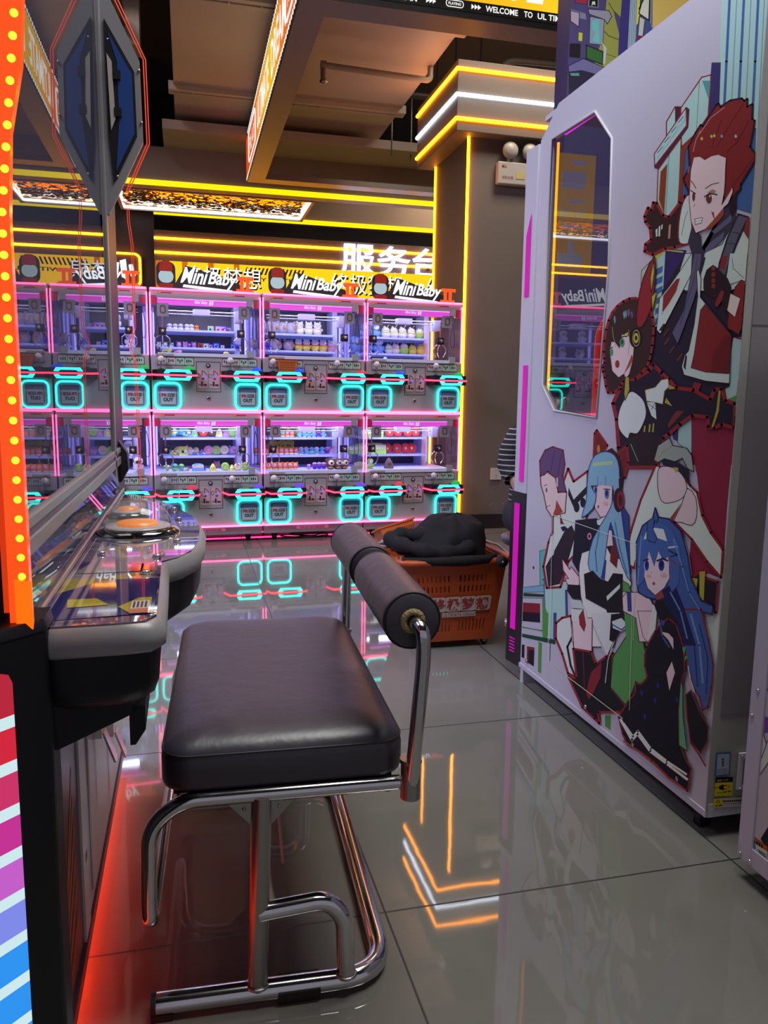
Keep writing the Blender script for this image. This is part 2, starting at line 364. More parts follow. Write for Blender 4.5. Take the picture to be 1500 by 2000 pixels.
for k in range(4): p.box((k * .28 - .0, -.003, 0), (k * .28 + .06, 0, .30), SO)
for k in range(15): p.poly([(.95 + k * .045, -.003, .20), (.97 + k * .045, -.003, .20), (1.0 + k * .045, -.003, .275), (.98 + k * .045, -.003, .275)], KEY)
p.text('PLAY WITH ALL', (.95, -.003, .13), (1, 0, 0), (0, 0, 1), .8, .04, KEY, bold=.02)
for x in (.30, 1.95, 3.1):
    p.text('终极梦想', (x, -.004, .02), (1, 0, 0), (0, 0, 1), .85, .23, KEY, bold=.02); p.text('终极梦想', (x - .012, -.007, .035), (1, 0, 0), (0, 0, 1), .85, .23, glow('lightbox_white', (235, 235, 235), 1.3), bold=.0)
p.build('lettering', q)
# neon framed sign, left of the fascia
q = thing('neon_framed_sign', 'small dark sign with a rounded amber neon outline and white strokes', 'sign', (-1.45, 9.27, 2.18))
p = MB(); p.box((0, 0, 0), (1.0, .05, .34), mat('sign_panel', linear=(.10, .055, .03), rough=.5)); p.build('panel', q)
p = MB(); p.tube([(x, -.01, z) for x, z in rrect(.02, .98, .02, .36, .06)], .012, AMBER, seg=8, closed=True); p.build('neon_outline', q)
p = MB()
for pts in (((.62, .10), (.74, .10), (.76, .26), (.64, .26)), ((.79, .07), (.85, .07), (.83, .30), (.77, .28)), ((.88, .12), (.93, .13), (.90, .25), (.86, .24)), ((.48, .08), (.56, .12), (.54, .27), (.46, .24))):
    p.poly([(x, -.012, z) for x, z in pts], LETW)
p.build('glowing_strokes', q)

# hanging LED ring sign
def led_ring():
    q = thing('hanging_led_sign', 'hanging rectangular LED display ring glowing orange and yellow overhead', 'sign', (.60, 4.22, 3.0))
    SOF = mat('sign_soffit', linear=(.21, .165, .155), rough=.35)
    L = 3.54; X1 = 3.4
    b = MB(); b.box((0, 0, 0), (.15, L, .05), SOF); b.box((.15, 0, 0), (X1, .18, .05), SOF); b.box((.15, L - .15, 0), (X1, L, .05), SOF)
    b.box((.02, .02, .05), (.13, L, .42), KEY); b.box((.13, .02, .05), (X1, .16, .42), KEY); b.build('frame', q)
    def grad(name, c0, c1, axis, ln, s):
        m = bpy.data.materials.new(name); m.use_nodes = True; nt = m.node_tree; bs = nt.nodes['Principled BSDF']
        tc = nt.nodes.new('ShaderNodeTexCoord'); sx = nt.nodes.new('ShaderNodeSeparateXYZ'); nt.links.new(tc.outputs['Object'], sx.inputs[0])
        mr = nt.nodes.new('ShaderNodeMath'); mr.operation = 'DIVIDE'; mr.inputs[1].default_value = ln; nt.links.new(sx.outputs[axis], mr.inputs[0])
        cr = nt.nodes.new('ShaderNodeValToRGB'); els = cr.color_ramp.elements
        els[0].color = (*lin(c0), 1); els[1].color = (*lin(c1), 1); nt.links.new(mr.outputs[0], cr.inputs[0])
        bs.inputs['Base Color'].default_value = (.02, .02, .02, 1); nt.links.new(cr.outputs[0], bs.inputs['Emission Color']); bs.inputs['Emission Strength'].default_value = s
        if axis == 'Y':
            for pos, cc in ((.2, (235, 110, 15)), (.38, (235, 190, 15)), (.6, (235, 150, 20)), (.8, (225, 80, 20))):
                e = els.new(pos); e.color = (*lin(cc), 1)
        return m
    GX = grad('led_screen_front', (225, 125, 15), (240, 200, 20), 'X', 1.5, 1.15); GY = grad('led_screen_side', (225, 70, 20), (215, 70, 20), 'Y', L, 1.0)
    TW = glow('led_text_white', (230, 230, 225), 1.25)
    b = MB(); b.box((.0, -.012, .085), (X1, 0, .42), GX)
    b.box((0, -.011, .03), (X1, 0, .085), KEY); b.box((0, -.006, 0), (X1, 0, .03), mat('sign_grey_edge', (48, 44, 44), .5))
    y = -.014
    for x, t, wd in ((-.10, 'WELCOME', .20), (.135, 'TO', .055), (.235, 'UL TIMATE DREAM', .37), (.985, 'WELCOME', .185), (1.205, 'TO', .05), (1.285, 'UL TIMATE DREAM', .37), (2.0, 'WELCOME', .185), (2.25, 'TO', .05)):
        if x > 0: b.text(t, (x, y, .043), (1, 0, 0), (0, 0, 1), wd, .030, TW, bold=.02)
    b.text('WELCOME', (.005, y, .043), (1, 0, 0), (0, 0, 1), .10, .030, TW, bold=.02)
    for x0 in (.655, .905):
        for k in range(3): b.poly([(x0 + k * .018, y, .045), (x0 + .018 + k * .018, y, .058), (x0 + k * .018, y, .071)], TW)
    b.tube([(x, y, z) for x, z in rrect(.765, .860, .044, .076, .014)], .0022, TW, seg=6, closed=True)
    b.text('PLAYING', (.777, y, .053), (1, 0, 0), (0, 0, 1), .07, .014, TW, bold=.02)
    b.text('UL', (1.09, y, .115), (1, 0, 0), (0, 0, 1), .23, .25, TW, bold=.04, shear=.25)
    b.tube([(x, y, z) for x, z in rrect(.02, 1.0, .125, .38, .07)], .0045, TW, seg=6, closed=True)
    b.text('ULTIMATE DREAM', (.12, y, .185), (1, 0, 0), (0, 0, 1), .78, .09, TW, bold=.01)
    b.build('front_screen', q)
    b = MB(); b.box((-.012, 0, .03), (0, L, .36), GY); b.box((-.010, 0, 0), (0, L, .03), KEY); b.box((-.010, 0, .36), (0, L, .42), KEY)
    for k in range(60):
        for z in (.008, .372): b.box((-.014, .02 + k * .059, z), (-.010, .045 + k * .059, z + .018), TW)
    b.text('ULTIMATE', (-.014, 2.35, .08), (0, -1, 0), (0, 0, 1), .9, .22, TW, bold=.02); b.text('DREAM', (-.014, 1.3, .08), (0, -1, 0), (0, 0, 1), .8, .22, TW, bold=.02)
    for y0, y1 in ((2.5, 3.2), (.15, .5)): b.tube([(-.014, yy, z) for yy, z in rrect(y0, y1, .07, .32, .06)], .006, TW, seg=6, closed=True); b.text('PLAY', (-.014, y1 - .08, .13), (0, -1, 0), (0, 0, 1), (y1 - y0) * .75, .13, TW)
    b.build('side_screen', q)
    for x, yy in ((.07, .3), (.07, 3.3), (3.2, .1)):
        b = MB(); b.tube([(x, yy, .42), (x, yy, .50 if x < 1 else 1.58)], .008, DULL, seg=6); b.build('hanger', q)
led_ring()

# emergency lamp and socket on the pillar wall
q = thing('emergency_light', 'white twin-headed emergency light box on the pillar wall', 'emergency light', (2.245, 5.655, 2.575))
EW = mat('emergency_white', linear=(.42, .40, .37), rough=.4)
p = MB(); p.box((0, -.055, 0), (.30, 0, .155), EW); p.build('housing', q, bevel=.006)
p = MB(); p.box((.14, -.058, .04), (.21, -.055, .09), mat('amber_window', (190, 175, 120), .3)); p.box((.03, -.058, .115), (.045, -.055, .13), mat('red_dot', (150, 40, 40), .4)); p.box((.05, -.058, .115), (.065, -.055, .13), mat('gold_dot', (170, 140, 40), .4))
p.text('消防应急', (.03, -.058, .035), (1, 0, 0), (0, 0, 1), .09, .022, MATS['red_dot']); p.build('indicator_panel', q)
for x in (.09, .245):
    p = MB(); p.lathe([(.0, -.03), (.03, -.03), (.055, .0), (.06, .02), (.056, .03), (.03, .045), (.0, .048)], (x, -.04, .235), EW, axis='y', seg=20)
    p.tube([(x, -.03, .15), (x, -.03, .18)], .014, EW); p.build('lamp_head', q)
q = MB(); q.box((2.285, 5.645, .385), (2.37, 5.66, .475), mat('socket_cream', linear=(.55, .52, .46), rough=.4))
for x, z in ((2.318, .455), (2.336, .455), (2.322, .42), (2.332, .41), (2.327, .395)): q.box((x, 5.6435, z), (x + .004, 5.6452, z + .008), KEY)
tag(q.build('wall_socket', bevel=.002), 'cream wall socket low on the pillar wall', 'socket')
# ================================================================== claw machines
RA = 0.047; RU = Vector((math.cos(RA), math.sin(RA), 0)); RN = Vector((-math.sin(RA), math.cos(RA), 0))
RP = Vector((.863, 5.40, 0)); UW = .726; LEFT0 = -.366     # left edge of the column holding the sheep plush
def rowpt(u, d, z): return RP + RU * u + RN * d + Vector((0, 0, z))
CW = mat('machine_white', linear=(.34, .335, .36), rough=.42)
CWI = mat('machine_inner_white', linear=(.66, .66, .88), rough=.5)
CBACK = mat('machine_back_dark', linear=(.085, .07, .085), rough=.45, noise_amt=.5, nscale=9)
HEADP = mat('pink_header', linear=(.55, .10, .42), rough=.3, emit=(215, 75, 205), es=.9)
HEADL = glow('pink_header_bright', (250, 130, 245), 2.2)
INL = glow('inner_lamp', (200, 205, 255), 36.0)
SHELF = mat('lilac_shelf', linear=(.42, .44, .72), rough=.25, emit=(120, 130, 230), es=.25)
INK = mat('print_ink', linear=(.035, .02, .035), rough=.5); INKR = mat('print_dark_red', linear=(.22, .02, .045), rough=.5)
PAPER = mat('print_paper', linear=(.52, .47, .50), rough=.5); PAPERG = mat('print_paper_green', linear=(.40, .55, .45), rough=.5)
PINKP = mat('coin_plate_pink', linear=(.52, .36, .42), rough=.5)
KEYW = mat('joystick_white', linear=(.66, .60, .64), rough=.3)
DOME = {'green': glow('green_dome', (40, 190, 90), .8), 'blue': glow('blue_dome', (30, 80, 230), 1.1), 'red': glow('red_dome', (225, 60, 90), .9), 'violet': glow('violet_dome', (110, 70, 225), 1.0)}
PLUM = mat('plum_block', linear=(.30, .02, .07), rough=.4, emit=(170, 20, 60), es=.25)
HW = .785; WB = .358; WT = .735; DEP = .70
def claw_machine(upper, label):
    q = thing('claw_machine', label, 'claw machine', group=None)
    # cabinet: base box, back, side posts, header
    b = MB(); b.box((.006, .0, .0), (UW - .006, DEP, WB), CW); b.box((.006, 0, WT), (UW - .006, DEP, HW), CW)
    b.box((.01, DEP - .03, WB), (UW - .01, DEP - .01, WT), CBACK)
    b.box((.006, DEP - .05, WB), (.04, DEP - .02, WT), CWI); b.box((UW - .04, DEP - .05, WB), (UW - .006, DEP - .02, WT), CWI)
    b.box((.59, DEP - .25, WB), (.63, DEP - .05, WT), CWI)
    b.box((.006, .0, WB - .004), (UW - .006, DEP - .03, WB + .006), CWI)
    if not upper:
        b.box((.006, .03, -.065), (UW - .006, DEP, 0), mat('machine_grey_skirt', linear=(.20, .26, .27), rough=.35))
    b.build('cabinet', q, bevel=.003)
    # inner window frame
    b = MB(); b.box((.05, -.012, WB - .002), (.645, .01, WB + .02), CWI); b.build('window_ledge', q)
    b = MB(); b.box((.05, -.012, WT - .012), (.645, .004, WT), CW); b.build('window_head', q)
    b = MB(); b.box((.626, -.014, WB), (.67, .004, WB + .045), CW); b.build('window_bracket', q); b = MB(); b.box((.626, -.014, WT - .045), (.665, .004, WT), CW); b.build('window_bracket', q)
    b = MB(); b.box((.04, -.014, WB + .0), (.15, .004, WB + .012), CW)
    b.box((.06, -.016, WB + .002), (.08, -.012, WB + .012), mat('yellow_sticker', (170, 160, 40), .5)); b.build('window_latch', q)
    b = MB(); b.poly([(.012, .0, WB), (.714, .0, WB), (.714, .0, WT), (.012, .0, WT)], CLEAR); b.build('window_pane', q)
    for x in (.012, .714):
        b = MB(); b.poly([(x, 0, WB), (x, DEP - .05, WB), (x, DEP - .05, WT), (x, 0, WT)], CLEAR); b.build('side_pane', q)
    # header
    b = MB(); b.box((.05, .012, WT - .052), (.648, .02, WT), HEADP); b.box((.06, .008, WT - .016), (.63, .012, WT - .009), HEADL)
    b.text('Mini Baby', (.29, .004, WT - .045), (1, 0, 0), (0, 0, 1), .085, .026, mat('logo_white', linear=(.8, .8, .9), rough=.4, emit=(220, 225, 255), es=.6), bold=.02, shear=.3)
    b.text('II', (.382, .004, WT - .045), (1, 0, 0), (0, 0, 1), .03, .026, MATS['logo_white'], bold=.04, shear=.1); b.build('header_strip', q)
    for x in (.014, .672):
        b = MB(); b.box((x, .003, WT - .052), (x + .04, .03, WT - .004), PLUM); b.build('corner_block', q)
    # lamps inside
    for z in (WT - .012,):
        b = MB(); b.box((.10, .20, z - .008), (.60, .24, z), INL); b.box((.06, .05, z - .008), (.62, .062, z), INL); b.build('inner_lamp', q)
    for x in (.03, .685):
        b = MB(); b.box((x, DEP - .08, WB + .02), (x + .010, DEP - .06, WT - .05), glow('violet_fill', (150, 140, 255), 2.5)); b.build('inner_lamp', q)  # slim tubes added to give the window sides their violet glow
    # shelves
    for z in ((.435, .555) if upper else (.46, .59)):
        b = MB(); b.box((.075, .34, z - .014), (.59, DEP - .03, z), SHELF); b.build('display_shelf', q)
    # claws, rail, poster squares
    b = MB(); 
    for z in (.665, .645): b.tube([(.06, .2, z), (.66, .2, z)], .004, CHROME, seg=8)
    b.box((.29, .17, .64), (.40, .24, .68), mat('grey_motor', linear=(.45, .45, .55), rough=.35)); b.box((.57, .16, .60), (.62, .26, .675), MATS['grey_motor']); b.build('crane_rail', q)
    for x in (.085, .600):
        b = MB(); b.box((x - .024, .10, .495), (x + .024, .14, .545), BLACK); b.tube([(x, .12, .545), (x, .12, .66)], .005, DULL, seg=8)
        b.lathe([(0, -.02), (.018, -.02), (.018, .006), (0, .006)], (x, .098, .52), BLACK, axis='y', seg=14); b.lathe([(0, 0), (.009, 0), (.009, .004), (0, .004)], (x, .078, .52), mat('brass', linear=(.5, .38, .2), rough=.3, metal=1), axis='y', seg=12)
        for s in (-1, 1):
            b.tube([(x + s * .016, .12, .50), (x + s * .045, .12, .475), (x + s * .048, .12, .44), (x + s * .028, .12, .405)], .0045, CHROME, seg=7)
        b.tube([(x, .125, .50), (x, .16, .47), (x, .165, .43), (x, .14, .405)], .0045, CHROME, seg=7)
        b.build('claw', q)
    for x0 in (.052, .574):
        b = MB(); b.box((x0, .006, .608), (x0 + .072, .010, .692), mat('grey_card', linear=(.34, .31, .38), rough=.5)); 
        b.prism([(x, .005, z) for x, z in rrect(x0 + .018, x0 + .055, .626, .680, .014, 3)], (0, -.001, 0), mat('card_emblem', linear=(.18, .08, .07), rough=.5))
        b.prism([(x, .0035, z) for x, z in rrect(x0 + .026, x0 + .047, .634, .668, .008, 3)], (0, -.001, 0), mat('card_emblem_light', linear=(.4, .3, .33), rough=.5)); b.build('window_card', q)
    # cables at both sides
    b = MB()
    for x, s in ((.040, 1), (.686, -1)): b.tube(catmull([(x, .1, .64), (x + .01 * s, .1, .56), (x - .008, .1, .49), (x + .016, .1, .48), (x + .02, .1, .56), (x + .004, .1, .64)], 4), .0022, mat('dark_cable', (40, 20, 45), .5), seg=6)
    b.build('cable', q)
    # neon
    def neon(pts, r, m, nm='neon_tube', seg=8, closed=False, parent=q):
        n = MB(); n.tube(pts, r, m, seg=seg, closed=closed); return n.build(nm, parent)
    neon([(.012, -.012, HW - .006), (UW - .012, -.012, HW - .006)], .0068, PINKW)
    if upper:
        neon([(.0, -.012, .002), (UW, -.012, .002)], .0068, PINKW)
    else:
        neon(bend([(.0, .25, .004), (.004, -.012, .002), (UW - .004, -.012, .002), (UW, .25, .004)], .02), .0065, PINKW)
    for x in (.010, UW - .010): neon([(x, -.008, WB + .002), (x, -.008, HW - .03)], .0048, PINKW)
    # header stickers above the lower window
    for x in (.06, .53):
        b = MB(); b.box((x, -.0015, .752), (x + .02, 0, .764), MATS['yellow_sticker']); b.box((x + .02, -.0015, .755), (x + .085, 0, .761), INKR); b.build('sticker', q)
    # instruction strips
    for x0 in (.046, .460):
        b = MB(); b.box((x0, -.002, .295), (x0 + .232, 0, .348), INKR)
        for k in range(4):
            xx = x0 + .003 + k * .057; b.prism([(x, -.003, z) for x, z in rrect(xx, xx + .054, .299, .344, .006, 2)], (0, -.001, 0), PAPERG if k > 1 else PAPER)
            r2 = random.Random(k)
            for j in range(3): b.box((xx + .008 + j * .013, -.0045, .312 + r2.random() * .01), (xx + .016 + j * .013, -.004, .33 + r2.random() * .008), INK)
            b.box((xx + .006, -.0045, .304), (xx + .046, -.004, .306), INK)
        b.build('instruction_strip', q)
    # coin door
    b = MB()
    X0, X1, Z0, Z1 = .291, .449, .127, .325
    for a, c in (((X0, Z0), (X1, Z0 + .0025)), ((X0, Z1 - .0025), (X1, Z1)), ((X0, Z0), (X0 + .0025, Z1)), ((X1 - .0025, Z0), (X1, Z1))): b.box((a[0], -.003, a[1]), (c[0], 0, c[1]), INK)
    b.build('coin_door', q)
    for x0 in (.298, .374):
        b = MB(); b.box((x0, -.004, .150), (x0 + .066, 0, .272), PINKP)
        b.tube([(x0 + .030, -.005, .235), (x0 + .030, -.005, .268)], .0022, INK, seg=5); b.tube([(x0 + .034, -.005, .266), (x0 + .050, -.005, .254), (x0 + .060, -.005, .236)], .0022, INK, seg=5)
        b.poly([(x0 + .022, -.005, .213), (x0 + .042, -.005, .221), (x0 + .040, -.005, .205)], INK)
        b.box((x0 + .004, -.005, .172), (x0 + .03, -.0045, .176), INK); b.box((x0 + .022, -.005, .165), (x0 + .034, -.0045, .196), INK); b.box((x0 + .038, -.005, .166), (x0 + .060, -.0045, .178), INK); b.tube([(x0 + .008 + .012 * math.cos(a * .7), -.005, .232 + .012 * math.sin(a * .7)) for a in range(9)], .0014, INK, seg=4)
        for dx in (.006, .058):
            for dz in (.156, .266): b.ball((x0 + dx, -.004, dz), .0022, INKR, 6, 4)
        b.ball((x0 + .048, -.006, .226), (.006, .004, .007), glow('coin_blue_light', (90, 90, 255), 2.0), 10, 5); b.build('coin_slot', q)
    for z, r, m in ((.300, .015, INK), (.085, .014, DULL)):
        b = MB(); b.lathe([(0, 0), (r, 0), (r, .005), (r * .6, .007), (0, .007)], (.368, 0, z), m, axis='y', seg=16); b.lathe([(0, 0), (r * .55, 0), (0, .001)], (.368, -.0075, z), PAPER if z > .2 else BLACK, axis='y', seg=12); b.build('lock', q)
    # control bars
    for k, x0 in enumerate((.012, .454)):
        x1 = x0 + .272; bar = MB(); pr = [(x0, 0), (x0 + .03, -.095), (x1 - .03 * 0, -.095), (x1, 0)]
        bar.prism([(x, y, .198) for x, y in pr], (0, 0, .068), BLACK); bar.box((x0 + .10, -.075, .266), (x0 + .17, -.04, .268), mat('tan_sticker', linear=(.38, .30, .15), rough=.5)); o = bar.build('control_bar', q, bevel=.004)
        n = MB(); n.tube([(x0 - .004, 0, .234), (x0 + .026, -.099, .230), (x1, -.099, .230), (x1 + .008, -.06, .232)], .0058, REDN, seg=8); n.build('neon_tube', o)
        for s in (-1, 1):
            n = MB(); cx = x0 + .158; zz = .232
            n.prism([(cx - .088, -.098, zz + s * .010), (cx - .072, -.098, zz + s * .034), (cx + .072, -.098, zz + s * .034), (cx + .088, -.098, zz + s * .010), (cx + .058, -.098, zz + s * .010), (cx + .046, -.098, zz + s * .019), (cx - .046, -.098, zz + s * .019), (cx - .058, -.098, zz + s * .010)], (0, -.004, 0), CYAN)
            n.build('cyan_light', o)
        j = MB(); j.tube([(x0 + .055, -.055, .266), (x0 + .055, -.055, .318)], .004, DULL, seg=8); j.ball((x0 + .055, -.055, .333), .0215, KEYW, 16, 9); j.lathe([(.022, 0), (.014, .006), (0, .008)], (x0 + .055, -.055, .266), BLACK, seg=14); j.build('joystick', o)
        d = MB(); d.ball((x0 + .232, -.05, .268), (.034, .030, .026), DOME['green'], 18, 8); d.build('push_button', o)
    # prize doors
    for k, x0 in enumerate((.027, .546)):
        x1 = x0 + .160; dmb = MB(); dmb.prism([(x, -.006, z) for x, z in rrect(x0, x1, .016, .180, .035)], (0, .006, 0), mat('prize_flap', linear=(.30, .32, .42), rough=.22))
        dmb.box((x0 + .018, -.010, .125), (x1 - .018, -.007, .158), mat('prize_flap_blue', linear=(.22, .24, .52), rough=.15))
        dmb.box((x0 + .02, -.0105, .112), (x1 - .02, -.0065, .126), mat('prize_flap_white', linear=(.6, .66, .8), rough=.2))
        xa, xb = x0 + .030, x1 - .030
        dmb.prism([(x, -.0100, z) for x, z in rrect(xa, xb, .042, .125, .004, 2)], (0, .002, 0), mat('prize_panel', linear=(.50, .52, .58), rough=.35))
        f = 1 if k == 0 else -1
        dmb.tube([(xa - .002, -.012, .045), (xa - .002, -.012, .150), (xa + .01, -.012, .153), (xb - .004, -.012, .153)], .0018, INK, seg=5)
        dmb.tube([(xb + .003, -.012, .148), (xb + .003, -.012, .040), (xb - .01, -.012, .037), (xa + .004, -.012, .037)], .0018, INK, seg=5)
        dmb.text('PR', (xa + .008, -.0125, .093), (1, 0, 0), (0, 0, 1), .036, .021, mat('prize_red', linear=(.40, .06, .09), rough=.4), bold=.06)
        dmb.text('IZE', (xa + .046, -.0125, .093), (1, 0, 0), (0, 0, 1), .046, .021, mat('prize_grey', linear=(.12, .12, .16), rough=.4), bold=.06)
        dmb.text('OUT', (xa + .018, -.0125, .062), (1, 0, 0), (0, 0, 1), .064, .024, mat('prize_green', linear=(.02, .12, .13), rough=.4), bold=.06)
        o = dmb.build('prize_door', q)
        n = MB(); n.tube([(x, -.012, z) for x, z in rrect(x0 - .001, x1 + .001, .015, .181, .038, 6)], .0068, CYAN, seg=8, closed=True); n.build('neon_ring', o)
    if not upper:
        b = MB(); b.prism([(x, .027, z) for x, z in rrect(.235, .47, -.040, -.018, .01, 3)], (0, .003, 0), PAPER); b.text('快乐抓娃娃', (.26, .0255, -.036), (1, 0, 0), (0, 0, 1), .18, .014, INK); b.build('skirt_label', q)
        for x in (.09, .63):
            b = MB(); b.lathe([(0, -.118), (.014, -.118), (.018, -.105), (.024, -.07), (.024, -.065)], (x, .10, 0), BLACK, seg=12); b.build('caster', q)
            b = MB(); b.lathe([(0, -.118), (.014, -.118), (.018, -.105), (.024, -.07), (.024, -.065)], (x, .60, 0), BLACK, seg=12); b.build('caster', q)
    return q
ORD = ('second left', 'first', 'second', 'third')
NEAR = ('half hidden behind the black post', 'leftmost of the three fully seen', 'middle of the three fully seen', 'rightmost, next to the brown pillar')
domes = {(1, 0): ('green', 'green'), (1, 1): ('green', 'blue'), (1, 2): ('blue', 'red'), (1, 3): ('blue', 'green'), (0, 0): ('violet', 'violet'), (0, 1): ('red', 'violet'), (0, 2): ('violet', 'violet'), (0, 3): ('red', 'green')}
for lv in (1, 0):
    base = claw_machine(lv, 'x')
    for ci in range(4):
        o = base if ci == 0 else copy_tree(base)
        p = rowpt(LEFT0 + (ci - 2) * UW, 0, .118 + lv * HW); o.location = p; o.rotation_euler = (0, 0, RA)
        o['label'] = ('upper' if lv else 'lower') + ' white claw machine with pink and cyan neon, ' + NEAR[ci]; o['group'] = 'claw machines in the double stacked row'
        k = 0
        for ch in sorted(o.children, key=lambda c: c.name):
            if ch.name.startswith('control_bar'):
                for g in ch.children:
                    if g.name.startswith('push_button'):
                        g.data = g.data.copy(); g.data.materials[0] = DOME[domes[(lv, ci)][k]]
                k += 1
# toppers
TEAR = mat('topper_black', linear=(.012, .01, .012), rough=.5)
for ci in range(4):
    q = thing('topper_sign', 'lit machine topper sign with white script and red numeral, ' + NEAR[ci].replace('rightmost, next', 'rightmost, next'), 'sign', rowpt(LEFT0 + (ci - 2) * UW, .04, .118 + 2 * HW), RA, 'topper signs on the upper claw machines')
    TWH = glow('topper_white', (235, 240, 245), 2.0); TRD = glow('topper_red', (245, 85, 30), 1.25); TRK = glow('topper_dim_red', (190, 45, 30), .55)
    b = MB(); b.prism([(x, 0, z) for x, z in ((.03, -.01), (.70, -.01), (.68, .012), (.60, .03), (.585, .055), (.30, .14), (.24, .155), (.17, .035), (.10, .02))], (0, .02, 0), TEAR)
    b.build('sign_board', q)
    b = MB()
    b.text('Mini', (.205, -.006, .045), (1, 0, -.04), (.25, 0, 1), .16, .10, TWH, bold=.02, shear=.1)
    b.text('Baby', (.375, -.006, .020), (1, 0, -.04), (.2, 0, 1), .18, .105, TWH, bold=.02, shear=.1)
    b.prism([(.22, -.006, .018), (.52, -.006, -.004), (.54, -.006, .010), (.225, -.006, .034)], (0, .006, 0), TWH)
    b.build('script_letters', q)
    b = MB()
    for xx in (.590, .628): b.box((xx, -.008, .012), (xx + .022, 0, .095), TRD)
    b.box((.572, -.009, .080), (.680, 0, .102), TRD); b.box((.565, -.009, .0), (.672, 0, .022), TRD); b.build('numeral', q)
    # plain badge in place of the figure at the left end
    b = MB(); b.prism([(x, .002, z) for x, z in rrect(.055, .175, .005, .175, .045)], (0, .012, 0), TEAR)
    b.prism([(x, -.001, z) for x, z in rrect(.068, .162, .04, .120, .038)], (0, .004, 0), glow('badge_pale', (190, 215, 225), .8))
    b.prism([(.072, -.003, .112), (.158, -.003, .112), (.156, -.003, .160), (.135, -.003, .178), (.095, -.003, .178), (.076, -.003, .160)], (0, .004, 0), TRK)
    b.prism([(x, -.003, z) for x, z in rrect(.07, .16, .006, .036, .012)], (0, .004, 0), TRK); b.build('badge', q)
# cables and pink strip on the floor under the machines
q = MB(); q.tube([tuple(rowpt(u, .30, .02)) for u in (-2.4, -1.0, .3, 1.08)], .006, PINK, seg=6)
tag(q.build('light_strip'), 'pink light strip on the floor under the claw machines', 'light strip')
for i, (u0, d0, ln) in enumerate(((-.22, .12, .34), (-.16, .18, .28), (.50, .12, .2))):
    b = MB(); rr = random.Random(i); b.tube(catmull([tuple(rowpt(u0 + ln * .5 + ln * .5 * math.cos(a) * (1 + .1 * math.sin(3 * a + i)), d0 + .06 * math.sin(a), .008 + .008 * abs(math.sin(2 * a)))) for a in [k * .7 for k in range(9)]], 3), .004, RUBBER, seg=6)
    tag(b.build('power_cable'), ('longest black cable coiled on the floor under the middle machine', 'shorter black cable behind the coiled one under the middle machine', 'black cable on the floor under the right machine')[i], 'cable', 'cables under the claw machines')
q = thing('small_basket', 'small orange plastic basket hanging by a joystick on the upper middle machine', 'basket', rowpt(LEFT0 + .125, -.105, .118 + HW + .27), RA)
OR2 = mat('orange_plastic', linear=(.62, .13, .02), rough=.4); OR2D = mat('orange_slot', linear=(.16, .03, .01), rough=.6)
b = MB(); b.prism([(-.02, 0, 0), (.085, 0, 0), (.098, 0, .068), (-.035, 0, .068)], (0, .07, 0), OR2)
b.box((-.04, -.004, .064), (.103, .074, .072), OR2); b.build('tray', q)
b = MB()
for r_ in range(4):
    for k in range(11): b.box((-.02 + k * .0095, -.0012, .008 + r_ * .014), (-.015 + k * .0095, .0, .016 + r_ * .014), OR2D)
b.build('slots', q)

